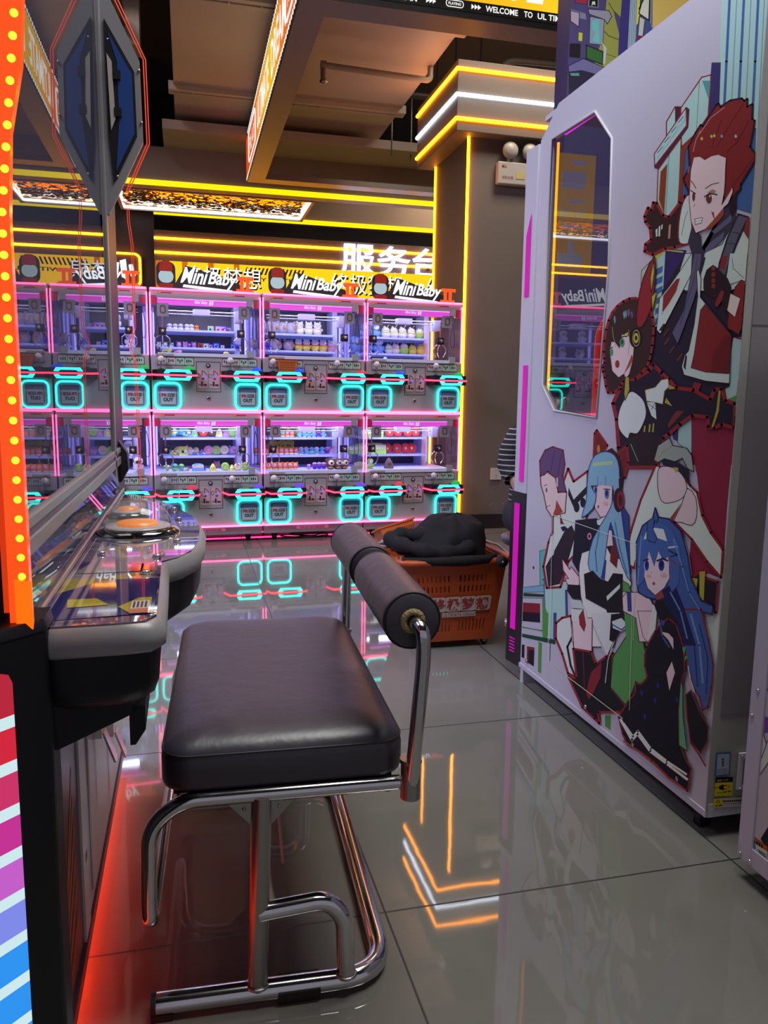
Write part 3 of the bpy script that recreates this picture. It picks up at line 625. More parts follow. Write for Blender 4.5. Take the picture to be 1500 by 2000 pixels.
# ------------------------------------------------------------------ prizes in the windows
def P(name, c, **k): return mat('plush_' + name, c, .85, **k)
PL = dict(grey=P('grey', (175, 165, 175)), white=P('white', (235, 232, 235)), yellow=P('yellow', (225, 210, 90)), cream=P('cream', (235, 225, 190)), blue=P('blue', (120, 170, 230)), sky=P('sky', (90, 190, 215)),
          deep=P('deep_blue', (35, 50, 200)), violet=P('violet', (80, 45, 190)), green=P('green', (150, 205, 90)), mint=P('mint', (150, 215, 180)), red=P('red', (215, 65, 60)), brown=P('brown', (95, 65, 55)),
          tan=P('tan', (170, 130, 90)), pink=P('pink', (235, 160, 185)), orange=P('orange', (225, 130, 40)), taupe=P('taupe', (110, 95, 95)), black=P('black', (30, 25, 35)), lilac=P('lilac', (190, 150, 215)))
def toy(kind, c1, c2, s):
    b = MB(); A = PL[c1]; B = PL[c2]; K = PL['black']
    if kind == 'sheep':
        b.ball((0, 0, s * .48), (s * .5, s * .45, s * .48), A, 16, 9); b.ball((s * .16, -s * .42, s * .5), (s * .17, s * .08, s * .17), PL['tan'], 12, 6)
        for x in (-.36, .3): b.ball((x * s, 0, s * .92), (s * .12, s * .08, s * .12), A, 8, 5)
        for x in (-.08, .36): b.ball((x * s, -s * .42, s * .66), s * .03, K, 6, 4)
    elif kind == 'chick':
        b.ball((0, 0, s * .30), (s * .36, s * .32, s * .32), B, 14, 8); b.ball((0, 0, s * .76), (s * .33, s * .30, s * .28), A, 14, 8)
        for x in (-.2, .2): b.ball((x * s, 0, s * 1.02), (s * .08, s * .06, s * .09), A, 8, 5); b.ball((x * s * 1.8, 0, s * .45), (s * .10, s * .12, s * .12), B, 8, 5)
        for x in (-.11, .11): b.ball((x * s, -s * .29, s * .80), s * .03, K, 6, 4); b.ball((x * s * 1.2, -.1 * s, .04 * s), (s * .13, s * .18, s * .06), A, 8, 4)
        b.ball((0, -s * .31, s * .73), (s * .05, s * .05, s * .03), PL['orange'], 8, 4); b.torus((0, 0, s * .53), s * .27, s * .05, PL['orange'] if c2 == 'yellow' else B, 'z', 16, 6)
    elif kind == 'bun':
        b.ball((0, 0, s * .34), (s * .42, s * .38, s * .36), A, 16, 8); b.ball((0, 0, s * .66), (s * .36, s * .33, s * .26), PL['white'] if c1 != 'yellow' else A, 14, 7); b.torus((0, 0, s * .48), s * .38, s * .05, B, 'z', 18, 6)
        b.ball((-.1 * s, 0, s * .92), (s * .12, s * .12, s * .1), A, 8, 5); b.tube([(.1 * s, 0, s * .85), (.3 * s, 0, s * 1.15)], s * .03, B, seg=6)
        for x in (-.1, .1): b.ball((x * s, -s * .34, s * .64), s * .025, K, 6, 4)
    elif kind == 'bear':
        b.ball((0, 0, s * .33), (s * .34, s * .30, s * .36), A, 14, 8); b.ball((0, 0, s * .84), (s * .36, s * .32, s * .31), A, 16, 9); b.ball((.02 * s, -s * .20, s * .80), (s * .25, s * .14, s * .18), B, 12, 6)
        for x in (-.32, .32): b.ball((x * s, -s * .1, s * .38), (s * .10, s * .12, s * .2), A, 8, 6); b.ball((x * s * .7, -s * .12, s * .06), (s * .13, s * .2, s * .09), A, 8, 5)
        for x in (-.09, .13): b.ball((x * s, -s * .33, s * .83), s * .025, K, 6, 4)
    elif kind == 'ring':
        b.torus((0, 0, s * .5), s * .31, s * .19, A, 'y', 20, 10); b.torus((0, s * .07, s * .5), s * .38, s * .13, B, 'y', 20, 8); b.ball((0, -s * .06, s * .5), (s * .15, s * .12, s * .15), PL['cream'], 12, 6)
    elif kind == 'cone':
        b.lathe([(s * .42, 0), (s * .44, s * .1), (s * .34, s * .5), (s * .14, s * .85), (0, s * .95)], (0, 0, 0), A, seg=14); b.ball((0, -s * .3, s * .35), (s * .22, s * .12, s * .24), B, 10, 6)
    elif kind == 'robot':
        b.ball((0, 0, s * .28), (s * .32, s * .26, s * .28), A, 12, 7); b.ball((0, 0, s * .72), (s * .36, s * .32, s * .27), B, 14, 8); b.torus((0, 0, s * .72), s * .35, s * .04, A, 'z', 14, 5)
        for x in (-.14, .14): b.ball((x * s, -s * .28, s * .70), s * .05, K, 6, 4); b.ball((x * s * 2.2, 0, s * .3), (s * .09, s * .09, s * .16), B, 8, 5)
        b.box((-.2 * s, -.2 * s, 0), (-.04 * s, .1 * s, .1 * s), B); b.box((.04 * s, -.2 * s, 0), (.2 * s, .1 * s, .1 * s), B)
    elif kind == 'egg':
        b.ball((0, 0, s * .42), (s * .36, s * .34, s * .44), A, 14, 8); b.ball((0, -s * .12, s * .50), (s * .27, s * .26, s * .27), B, 14, 7); b.ball((0, -s * .2, s * .08), (s * .3, s * .18, s * .09), PL['white'], 10, 5)
        for x in (-.25, .25): b.ball((x * s, 0, s * .8), (s * .1, s * .08, s * .12), A, 8, 5)
    elif kind == 'cube':
        b.box((-.4 * s, -.3 * s, 0), (.4 * s, .35 * s, .8 * s), A); b.box((-.3 * s, -.31 * s, .12 * s), (.3 * s, -.3 * s, .68 * s), B); b.box((-.18 * s, -.32 * s, .22 * s), (.06 * s, -.31 * s, .45 * s), K); b.ball((.15 * s, -.3 * s, .5 * s), (.1 * s, .05 * s, .1 * s), A, 8, 5)
    elif kind == 'monkey':
        b.ball((0, 0, s * .45), (s * .42, s * .36, s * .50), A, 14, 9); b.ball((.05 * s, -s * .26, s * .55), (s * .27, s * .14, s * .25), PL['cream'], 14, 7); b.ball((.08 * s, -s * .38, s * .55), (s * .10, s * .06, s * .11), K, 10, 6); b.ball((0, -s * .3, s * .15), (s * .24, s * .1, s * .1), PL['tan'], 10, 5)
        for x in (-.38, .38): b.ball((x * s, 0, s * .75), (s * .12, s * .08, s * .14), A, 8, 5)
    elif kind == 'block':
        b.box((-.55 * s, -.35 * s, 0), (.55 * s, .35 * s, .34 * s), A); b.box((-.53 * s, -.36 * s, .34 * s), (.53 * s, .34 * s, .60 * s), PL['cream']); b.ball((0, 0, s * .6), (s * .5, s * .34, s * .14), A, 14, 6); b.ball((-.3 * s, -.3 * s, s * .55), s * .1, B, 8, 5)
    elif kind == 'tuft':
        rr = random.Random(int(s * 9999))
        for k in range(9):
            a = rr.random() * 6.3; r_ = rr.random() * .4 * s; z = .1 * s + rr.random() * .5 * s; m = (A, B, PL['white'])[k % 3]
            b.ball((r_ * math.cos(a), r_ * .6 * math.sin(a), z), (s * (.12 + .12 * rr.random()), s * .16, s * (.1 + .14 * rr.random())), m, 9, 5)
        b.tube([(-.3 * s, 0, .3 * s), (0, -.1 * s, .75 * s), (.3 * s, 0, .4 * s)], s * .05, B, seg=6)
    elif kind == 'strap':
        for k in range(3): b.torus((.1 * s * k, .02 * k, s * (.45 + .1 * k)), s * (.38 - .06 * k), s * .05, (A, B, A)[k], 'y', 18, 6, .45)
        b.ball((0, 0, s * .14), (s * .35, s * .2, s * .14), A, 12, 6)
    return b
KN = dict(sheep=('plush_sheep', 'plush sheep'), chick=('plush_chick', 'plush chick toy'), bun=('plush_bun', 'plush bun'), bear=('plush_bear', 'plush bear'), ring=('ring_cushion', 'ring cushion'), cone=('plush_cone', 'plush cone'),
          robot=('toy_robot', 'robot toy'), egg=('plush_egg', 'egg plush'), cube=('gift_box', 'boxed toy'), monkey=('plush_monkey', 'one-eyed plush monkey'), block=('plush_cake', 'plush cake'), tuft=('wrapped_toy', 'wrapped toy'), strap=('toy_strap', 'coiled strap'))
CNT = ('first', 'second', 'third', 'fourth', 'fifth', 'sixth', 'seventh', 'eighth', 'ninth', 'tenth', 'eleventh', 'twelfth', 'thirteenth', 'fourteenth', 'fifteenth')
TOYC = {}
def place(lv, ci, shelf, items, dep=None):
    # items: (kind, c1, c2, u, size); shelf 2 top, 1 middle, 0 tray floor
    zs = {2: .555 if lv else .59, 1: .435 if lv else .46, 0: WB + .006}[shelf]; d0 = {2: .46, 1: .44, 0: .22}[shelf] if dep is None else dep
    o0 = rowpt(LEFT0 + (ci - 2) * UW, 0, .118 + lv * HW); n = 0
    for kind, c1, c2, u, s in sorted(items, key=lambda t: t[3]):
        s *= 1.1
        k = (kind, c1, c2, round(s, 3))
        uc = .363 + (u - .363) * (1 + d0 / 5.5)     # the reading is taken on the front pane
        if k not in TOYC:
            o = toy(kind, c1, c2, s).build(KN[kind][0]); TOYC[k] = o.data
        else:
            o = bpy.data.objects.new(KN[kind][0], TOYC[k]); COL.objects.link(o)
        o.location = o0 + RU * uc + RN * d0 + Vector((0, 0, zs)); o.rotation_euler = (0, 0, RA + random.Random(n * 7 + ci).uniform(-.25, .25))
        wh = ('upper' if lv else 'lower') + ' ' + ('post-side', 'left', 'middle', 'right')[ci] + ' machine' + ('' if dep is None else ', ' + ('front' if dep < .4 else 'rear') + ' row')
        sh = {2: 'top shelf', 1: 'middle shelf', 0: 'tray'}[shelf]
        cc = c1 if c1 == c2 else c1 + ' and ' + c2
        tag(o, '%s %s, %s from left on %s, %s' % (cc, KN[kind][1], CNT[min(n, 14)], sh, wh), 'toy', 'prizes on the %s of the %s' % (sh, wh)); n += 1
def U1(x): return (x - 65) / 1990
def U2(x): return (x - 70) / 1823
def U3(x): return (x - 100) / 1657
# left column
place(1, 1, 2, [('robot', 'white', 'white', U1(x), .045) for x in (380, 450, 520, 600, 655)] + [('robot', 'orange', 'orange', U1(720), .04), ('cube', 'yellow', 'sky', U1(905), .045), ('cube', 'lilac', 'pink', U1(1000), .045), ('cube', 'deep', 'pink', U1(1070), .05), ('cube', 'sky', 'red', U1(1130), .038)])
place(1, 1, 1, [('egg', 'white', 'mint', U1(240), .038), ('egg', 'mint', 'white', U1(320), .038), ('egg', 'white', 'sky', U1(400), .036), ('egg', 'lilac', 'white', U1(490), .045), ('egg', 'pink', 'lilac', U1(570), .045), ('egg', 'violet', 'lilac', U1(620), .04), ('egg', 'lilac', 'pink', U1(680), .045)] +
      [('cube', 'red', 'brown', U1(765), .042), ('cube', 'mint', 'white', U1(838), .042), ('cube', 'violet', 'pink', U1(895), .036), ('cube', 'deep', 'blue', U1(970), .048), ('cube', 'grey', 'white', U1(1045), .032), ('cube', 'deep', 'sky', U1(1190), .045), ('cube', 'blue', 'deep', U1(1250), .042)])
place(1, 1, 0, [('strap', 'yellow', 'green', U1(300), .06), ('strap', 'pink', 'pink', U1(440), .05), ('cube', 'blue', 'sky', U1(920), .03), ('strap', 'yellow', 'white', U1(1070), .05)])
place(0, 1, 2, [('tuft', 'yellow', 'sky', U1(420), .075), ('tuft', 'sky', 'blue', U1(500), .082), ('tuft', 'blue', 'mint', U1(575), .07), ('cone', 'mint', 'green', U1(665), .055), ('ring', 'red', 'red', U1(780), .062), ('ring', 'brown', 'black', U1(888), .062), ('cone', 'cream', 'yellow', U1(990), .06), ('cone', 'lilac', 'pink', U1(1080), .055), ('ring', 'green', 'green', U1(1160), .065)])
place(0, 1, 1, [('robot', 'lilac', 'blue', U1(270), .045), ('robot', 'blue', 'sky', U1(330), .04), ('tuft', 'green', 'yellow', U1(420), .07), ('cube', 'yellow', 'green', U1(505), .07), ('tuft', 'yellow', 'yellow', U1(560), .085), ('tuft', 'sky', 'yellow', U1(660), .065), ('tuft', 'blue', 'lilac', U1(755), .05), ('ring', 'pink', 'lilac', U1(840), .062), ('ring', 'green', 'green', U1(940), .062), ('ring', 'cream', 'pink', U1(1050), .062), ('sheep', 'lilac', 'lilac', U1(1165), .06), ('robot', 'blue', 'sky', U1(1280), .05)])
place(0, 1, 0, [('tuft', 'mint', 'green', U1(270), .055), ('robot', 'green', 'sky', U1(370), .05), ('robot', 'sky', 'green', U1(455), .048), ('tuft', 'green', 'red', U1(530), .04), ('block', 'blue', 'sky', U1(670), .065), ('tuft', 'deep', 'sky', U1(765), .035), ('cone', 'yellow', 'green', U1(865), .05), ('ring', 'green', 'green', U1(1030), .052), ('cone', 'yellow', 'cream', U1(1120), .042), ('ring', 'cream', 'red', U1(1200), .05), ('ring', 'green', 'grey', U1(1300), .052)])
place(0, 1, 0, [('sheep', 'pink', 'pink', U1(950), .045)], dep=.45)
# middle column
place(1, 2, 2, [('sheep', 'grey', 'grey', U2(x), .086) for x in (310, 385, 480, 590)] + [('chick', 'white', 'cream', U2(x), .084) for x in (700, 815, 925)])
place(1, 2, 1, [('sheep', 'grey', 'grey', U2(x), .078) for x in (150, 265, 400, 555)] + [('chick', 'white', 'yellow', U2(x), .078) for x in (680, 780, 890, 990)] + [('chick', 'white', 'pink', U2(1095), .076)])
place(1, 2, 1, [('cube', 'deep', 'violet', U2(165), .05), ('cube', 'violet', 'deep', U2(240), .05)], dep=.27)
place(1, 2, 0, [('sheep', 'grey', 'grey', U2(130), .06), ('bun', 'cream', 'white', U2(780), .022)])
place(0, 2, 2, [('egg', 'orange' if x > 470 else 'cream', 'pink' if x != 480 else 'sky', U2(x), .052) for x in (370, 420, 480, 535, 595)] + [('robot', 'sky', 'white', U2(x), .05) for x in (700, 760, 820, 880, 1005)] + [('robot', 'violet', 'pink', U2(940), .05)])
place(0, 2, 2, [('strap', 'yellow', 'green', U2(x), .09) for x in (420, 520, 640)] + [('cube', 'cream', 'yellow', U2(720), .05)], dep=.56)
place(0, 2, 1, [('egg', 'orange', 'pink', U2(x), .055) for x in (140, 210, 260, 320, 390, 455, 520, 585, 640)] + [('robot', 'sky', 'white', U2(x), .05) for x in (710, 775)] + [('robot', 'mint', 'sky', U2(845), .05), ('robot', 'sky', 'white', U2(910), .05), ('robot', 'blue', 'sky', U2(980), .05), ('robot', 'violet', 'pink', U2(1045), .05), ('egg', 'lilac', 'pink', U2(1105), .055)])
place(0, 2, 1, [('strap', 'yellow', 'yellow', U2(x), .11) for x in (380, 470, 560)], dep=.54)
place(0, 2, 0, [('egg', 'orange', 'pink', U2(x), .056) for x in (145, 215, 290, 360, 425, 490, 560)] + [('robot', 'lilac', 'pink', U2(735), .036)] + [('robot', 'violet', 'lilac', U2(x), .048) for x in (810, 870, 930)] + [('monkey', 'brown', 'tan', U2(x), .078) for x in (1020, 1110, 1195)])
# right column
place(1, 3, 2, [('bear', 'blue', 'white', U3(x), .085) for x in (330, 455)] + [('bun', 'white', 'yellow', U3(x), .082) for x in (580, 680, 785, 895)] + [('bun', 'green', 'yellow', U3(1000), .08)])
place(1, 3, 2, [('bear', 'white', 'grey', U3(420), .105)], dep=.58)
place(1, 3, 1, [('bear', 'blue', 'white', U3(x), .100) for x in (195, 345, 485)] + [('bun', 'white', 'green', U3(610), .072), ('bun', 'white', 'yellow', U3(695), .078), ('bun', 'green', 'yellow', U3(800), .082), ('bun', 'yellow', 'green', U3(905), .074), ('bun', 'yellow', 'yellow', U3(1005), .074)])
place(1, 3, 0, [('bear', 'blue', 'white', U3(160), .055), ('bear', 'blue', 'cream', U3(300), .042), ('bun', 'blue', 'blue', U3(500), .04), ('bun', 'grey', 'white', U3(690), .03), ('bun', 'cream', 'white', U3(800), .028), ('bun', 'yellow', 'cream', U3(900), .028), ('bun', 'green', 'mint', U3(990), .028), ('bun', 'yellow', 'yellow', U3(1085), .022)], dep=.30)
place(0, 3, 2, [('block', 'green', 'mint', U3(340), .075), ('block', 'green', 'yellow', U3(450), .082)] + [('ring', 'red', 'cream', U3(x), .068) for x in (615, 720, 845, 945)], dep=.40)
place(0, 3, 1, [('block', 'green', 'sky', U3(215), .085), ('block', 'green', 'yellow', U3(335), .105), ('block', 'green', 'brown', U3(480), .105)] + [('ring', 'red', 'cream', U3(x), .072) for x in (610, 730, 840, 920)])
place(0, 3, 1, [('ring', 'white', 'brown', U3(600), .045), ('ring', 'white', 'brown', U3(845), .04), ('ring', 'white', 'taupe', U3(955), .045), ('block', 'green', 'sky', U3(350), .09)], dep=.58)
place(0, 3, 0, [('block', 'green', 'sky', U3(160), .065), ('block', 'green', 'mint', U3(225), .06), ('bear', 'green', 'white', U3(290), .06), ('cone', 'taupe', 'brown', U3(520), .078)])
# post-side column
place(1, 0, 2, [('bear', 'white', 'grey', x, .08) for x in (.2, .35, .5)])
place(1, 0, 1, [('sheep', 'white', 'white', .22, .07), ('bear', 'white', 'grey', .36, .075), ('chick', 'white', 'yellow', .48, .075), ('bear', 'white', 'pink', .58, .075)])
place(0, 0, 1, [('bear', 'white', 'grey', x, .085) for x in (.25, .4, .55)]); place(0, 0, 0, [('bear', 'white', 'lilac', .5, .07), ('bear', 'white', 'brown', .62, .08)])
# ================================================================== stool
def stool():
    q = thing('bench_stool', 'black padded arcade bench seat on bent chrome tubes with roll backrest', 'stool', (-.055, 1.178, 0), -.047)
    L = .715; W = .392
    b = MB(); rg = []
    for ins, z in ((.012, .386), (.002, .388), (0, .396), (.0, .432), (.002, .442), (.007, .451), (.016, .459), (.032, .465), (.055, .469), (.09, .4715), (.14, .473)):
        rg.append([(x, y, z) for x, y in rrect(ins, W - ins, ins, L - ins, max(.045 - ins * .3, .012), 7)])
    b.rings(rg, LEATHER, caps=True); o = b.build('seat_cushion', q)
    b = MB(); b.tube([(x, y, .444) for x, y in rrect(.0025, W - .0025, .0025, L - .0025, .044, 7)], .0022, mat('leather_piping', linear=(.012, .011, .013), rough=.5), seg=6, closed=True); b.build('piping', o)
    b = MB(); b.box((.02, .02, .376), (W - .02, L - .02, .388), mat('seat_board', (16, 14, 14), .8)); b.build('seat_board', q)
    b = MB(); r = .0125; z = .372
    b.tube(bend([(W + .004, .004, z), (.03, .004, z), (-.018, .004, z - .04), (-.022, .004, .20), (-.020, .004, .172), (-.020, .03, .165), (-.020, L - .03, .165), (-.020, L - .004, .172), (-.022, L - .004, .20), (-.018, L - .004, z - .04), (.03, L - .004, z), (W + .004, L - .004, z)], .05, 7), r, CHROME, seg=14)
    b.build('footrest_frame', q)
    b = MB(); b.tube([(.15, .0, z - .005), (.15, L, z - .005)], .010, DULL); b.tube([(W - .03, .0, z - .004), (W - .03, L, z - .004)], .010, DULL); b.build('cross_tube', q)
    for y0 in (.004, L - .004):
        b = MB(); b.tube([(.156, y0, .37), (.147, y0 + .004, .028)], .0165, DULL, seg=16); b.torus((.147, y0 + .004, .034), .018, .003, DULL, 'z', 16, 6); b.build('post', q)
        b = MB(); s = 1
        for s in (-1, 1): b.prism([(.156 + s * .014, y0 - .002, .362), (.156 + s * .055, y0 - .002, .362), (.156 + s * .014, y0 - .002, .318)], (0, .004, 0), DULL); b.lathe([(0, 0), (.003, 0), (.003, .002), (0, .003)], (.156 + s * .028, y0 - .002, .350), CHROME, axis='y', seg=8)
        b.build('gusset_plate', q)
        b = MB(); b.tube(bend([(.150, y0, .165), (.262, y0, .175), (.292, y0, .14), (.295, y0 + .0, .03)], .06, 8), .0155, CHROME, seg=14); b.torus((.295, y0, .035), .0165, .0028, DULL, 'z', 14, 6); b.build('brace_hoop', q)
        b = MB(); b.tube([(W + .006, y0 - .012 if y0 < .1 else y0 + .012, .350), (W + .006, y0 - .012 if y0 < .1 else y0 + .012, .418)], .0165, DULL, seg=16)
        b.tube([(W + .006, y0 - .012 if y0 < .1 else y0 + .012, .412), (W + .006, y0 - .012 if y0 < .1 else y0 + .012, .4185)], .0185, DULL, seg=16); b.build('backrest_socket', q)
    b = MB(); b.tube(bend([(-.018, .008, .021), (.366, .008, .021), (.366, L - .008, .021), (-.018, L - .008, .021)], .085, 9), .0175, CHROME, seg=16); b.build('floor_frame', q)
    for y0 in (.008, L - .008):
        b = MB(); b.tube([(-.024, y0, .021), (-.016, y0, .021)], .0185, RUBBER, seg=14); b.box((-.024, y0 - .017, .0), (.010, y0 + .017, .012), RUBBER); b.build('rubber_cap', q)
        b = MB(); b.box((.18, y0 - .014, 0), (.25, y0 + .014, .008), RUBBER); b.box((.18, y0 - .0205, .012), (.25, y0 - .0165, .024), RUBBER); b.box((.18, y0 + .0165, .012), (.25, y0 + .0205, .030), RUBBER); b.build('rubber_sleeve', q)
    xa = W + .006; ya = -.010; yb = L + .008
    b = MB(); b.tube(bend([(xa, ya, .36), (xa + .008, ya - .036, .60), (xa + .004, ya - .045, .650), (xa - .006, ya - .005, .656), (xa + .002, yb - .05, .668), (xa + .004, yb - .006, .655), (xa + .006, yb, .60), (xa, yb, .36)], .035, 7), .0118, CHROME, seg=14); b.build('backrest_tube', q)
    for y0, y1 in ((-.028, .300), (.352, .664)):
        b = MB(); prof = [(.012, 0), (.020, -.0), (.041, .0), (.0455, .004), (.0462, .012)]
        n = 16
        for k in range(1, n): prof.append((.0462 + .0006 * math.sin(k * 2.4), .012 + (y1 - y0 - .024) * k / n))
        prof += [(.0462, y1 - y0 - .012), (.0455, y1 - y0 - .004), (.041, y1 - y0), (.020, y1 - y0), (.012, y1 - y0)]
        rg = []
        for r_, h in prof: rg.append([(xa - .006 + .008 * min(1, (y0 + h) / .5) + r_ * math.cos(2 * math.pi * k / 28), y0 + h, .656 + r_ * math.sin(2 * math.pi * k / 28)) for k in range(28)])
        b.rings(rg, LEATHER); o = b.build('backrest_roll', q)
        for yy in (y0 + .003, y1 - .003):
            p = MB(); p.torus((xa - .006 + .008 * min(1, yy / .5), yy, .656), .0452, .0016, MATS['leather_piping'], 'y', 28, 6); p.build('piping', o)
        p = MB(); p.torus((xa - .006 + .008 * min(1, y0 / .5), y0 - .001, .656), .0150, .0055, mat('yellow_foam', linear=(.42, .34, .16), rough=.9, bump=.8, bscale=200), 'y', 18, 8); p.build('foam', o)
    b = MB(); b.tube([(.195, .38, .375), (.20, .38, .24), (.206, .375, .12), (.214, .37, .015)], .0035, mat('cream_cord', linear=(.45, .43, .33), rough=.7), seg=7); b.build('cord', q)
    return q
stool()

# ================================================================== basket with bag
def basket():
    ORG = mat('basket_orange', linear=(.42, .070, .012), rough=.45)
    q = thing('rolling_basket', 'orange rolling shopping basket with Chinese sticker holding a black jacket', 'basket', (0, 0, 0))
    q.location = (1.03, 3.05, 0); OX, OY = 1.03, 3.05
    bx0, bx1, by0, by1, z0 = -.165, .165, -.165, .165, .03
    tx0, tx1, ty0, ty1, z1 = -.235, .205, -.20, .22, .365
    def pt(side, u, v):   # u 0..1 along the side, v 0..1 up
        B = [(bx0, by0), (bx1, by0), (bx1, by1), (bx0, by1)]; T = [(tx0, ty0), (tx1, ty0), (tx1, ty1), (tx0, ty1)]
        a, c = side, (side + 1) % 4
        b_ = Vector(B[a]).lerp(Vector(B[c]), u); t_ = Vector(T[a]).lerp(Vector(T[c]), u); p = b_.lerp(t_, v); return (p.x, p.y, z0 + (z1 - z0) * v)
    b = MB()
    for side in range(4):
        us = [0]; sl = []
        for k in range(8): a = .13 + k * .043; us += [a, a + .016]; sl.append(len(us) - 2)
        for k in range(8): a = .55 + k * .043; us += [a, a + .016]; sl.append(len(us) - 2)
        us.append(1.0); vs = [0, .12, .27, .62, .70, .75, .83, 1.0]
        for i in range(len(us) - 1):
            for j in range(len(vs) - 1):
                if i in sl and j in (1, 3, 5): continue
                b.add([pt(side, us[i], vs[j]), pt(side, us[i + 1], vs[j]), pt(side, us[i + 1], vs[j + 1]), pt(side, us[i], vs[j + 1])], [(0, 1, 2, 3)], ORG)
    b.add([(bx0, by0, z0), (bx1, by0, z0), (bx1, by1, z0), (bx0, by1, z0)], [(0, 3, 2, 1)], ORG)
    o = b.build('basket_body', q); so = o.modifiers.new('solid', 'SOLIDIFY'); so.thickness = .004
    b = MB(); b.tube([(x, y, z1) for x, y in rrect(tx0 - .012, tx1 + .03, ty0 - .012, ty1 + .012, .07)], .014, ORG, seg=8, closed=True); b.build('rim', q)
    b = MB(); b.tube([(tx1 + .03, ty0 + .02, z1 + .01), (tx1 + .045, 0, z1 + .02), (tx1 + .02, ty1 - .04, z1 + .02)], .006, mat('grey_handle', linear=(.2, .19, .2), rough=.3), seg=8); b.build('handle', q)
    b = MB(); b.lathe([(0, -.012), (.022, -.012), (.024, 0), (.022, .012), (0, .012)], (tx1 - .035, ty0 - .03, z1 - .0), RUBBER, axis='y', seg=16); b.lathe([(0, .012), (.006, .012), (.005, .015), (0, .016)], (tx1 - .035, ty0 - .03, z1 - .0), DULL, axis='y', seg=10); b.build('handle_pivot', q)
    for sx_ in (-1, 1):
        for sy_ in (-1, 1):
            b = MB(); b.lathe([(0, -.007), (.0125, -.007), (.014, -.004), (.014, .004), (.0125, .007), (0, .007)], (sx_ * .14, sy_ * .14, .0145), RUBBER, axis='y', seg=14); b.box((sx_ * .14 - .008, sy_ * .14 - .009, .012), (sx_ * .14 + .008, sy_ * .14 + .009, .034), DULL); b.build('caster', q)
    # sticker, printed on the sloping front
    STW = mat('sticker_white', linear=(.50, .46, .44), rough=.5); STR = mat('sticker_red', linear=(.33, .035, .02), rough=.5)
    b = MB(); n = Vector((0, -1, -.1)).normalized() * .0075
    def F(u, v): return Vector(pt(0, u, v)) + n
    ux = (F(1, .45) - F(0, .45)); uy = (F(.5, 1) - F(.5, 0))
    for i, ch in enumerate('终极梦想'):
        o0 = F(.24 + i * .165, .40) ; b.add([tuple(F(.24 + i * .165 + a, .40 + c)) for a, c in rrect(-.012, .162, -.015, .170, .03, 3)], [tuple(range(16))], STW); b.text(ch, tuple(o0 + n * .25), tuple(ux), tuple(uy), .15, .155, STR, bold=.03)
    o0 = F(.36, .325); b.add([tuple(F(.35, .315)), tuple(F(.74, .315)), tuple(F(.74, .375)), tuple(F(.35, .375))], [(0, 1, 2, 3)], STW); b.text('ULTIMATE DREAM', tuple(o0 + n * .25), tuple(ux), tuple(uy), .37, .04, STR, bold=.0)
    b.build('sticker', q)
    # heap of black cloth
    CL = mat('black_cloth', linear=(.010, .0095, .012), rough=.8, spec=.25, bump=.5, bscale=14)
    b = MB(); rg = []; N = 44
    for i in range(17):
        t = i / 16; ph = t * math.pi / 2; rr = math.cos(ph) ** .55 if t < 1 else .02; z = .335 + .185 * math.sin(ph)
        ring = []
        for k in range(N):
            a = 2 * math.pi * k / N; f = 1 + .16 * noise.noise(Vector((math.cos(a) * 1.6, math.sin(a) * 1.6, t * 2.2))) + .05 * noise.noise(Vector((math.cos(a) * 6, math.sin(a) * 6, t * 5)))
            sag = -.05 * (1 - t) * max(0, math.sin(-a)) * abs(noise.noise(Vector((a * 1.2, 0, 3.3)))) * 3
            ring.append((1.055 + .175 * rr * f * math.cos(a) + .02 * t, 3.06 + .178 * rr * f * math.sin(a), z + sag + .014 * noise.noise(Vector((a * 2, t * 4, 1)))))
        rg.append(ring)
    b.rings(rg, CL); o = b.build('jacket'); q2 = thing('bundled_jacket', 'black jacket bundled on top of the orange rolling basket', 'jacket', (1.05, 3.05, .34)); o.parent = q2; o.name = 'jacket_body'; o.location = -Vector(q2.location)
    b = MB(); b.tube([Vector(p) - Vector(q2.location) for p in catmull([(1.10, 2.92, .41), (1.0, 2.87, .395), (.90, 2.87, .405), (.82, 2.93, .42), (.80, 3.03, .43), (.86, 3.06, .44), (.95, 3.02, .44), (1.05, 3.0, .43)], 4)[:25]], [.032 + .006 * math.sin(k * 1.7) for k in range(25)], CL, seg=12); b.build('sleeve', q2)
    b = MB(); b.tube([Vector(p) - Vector(q2.location) for p in ((.80, 2.865, .375), (.92, 2.835, .372), (1.05, 2.828, .372), (1.14, 2.832, .374), (1.19, 2.86, .385))], [.012, .018, .022, .018, .008], CL, seg=10); b.build('hem', q2)
    # small basket tucked behind
    t = thing('small_basket', 'small orange slotted basket tilted behind the black jacket', 'basket', (.93, 3.26, .36), .15)
    t.rotation_euler = (-.35, -.22, .15)
    b = MB(); OR_ = MATS['orange_plastic']
    b.prism([(-.07, 0, 0), (.05, 0, 0), (.07, 0, .105), (-.10, 0, .105)], (0, .10, 0), OR_); b.box((-.105, -.004, .10), (.075, .104, .108), OR_); b.build('tray', t)
    b = MB()
    for r_ in range(2):
        for k in range(13): b.box((-.07 + k * .0105, -.0015, .022 + r_ * .042), (-.064 + k * .0105, 0, .040 + r_ * .042), OR2D)
    b.build('slots', t)
    for i, (x, y, z, rr) in enumerate(((.80, 3.10, .395, .045), (.815, 3.09, .41, .038))):
        b = MB(); b.torus((x, y, z), rr, .006, mat('grey_cord', linear=(.30, .29, .33), rough=.4), 'z', 22, 6); tag(b.build('coiled_cord'), ('larger', 'smaller')[i] + ' grey cord loop beside the black jacket in the basket', 'cord', 'cord loops in the orange basket')
basket()

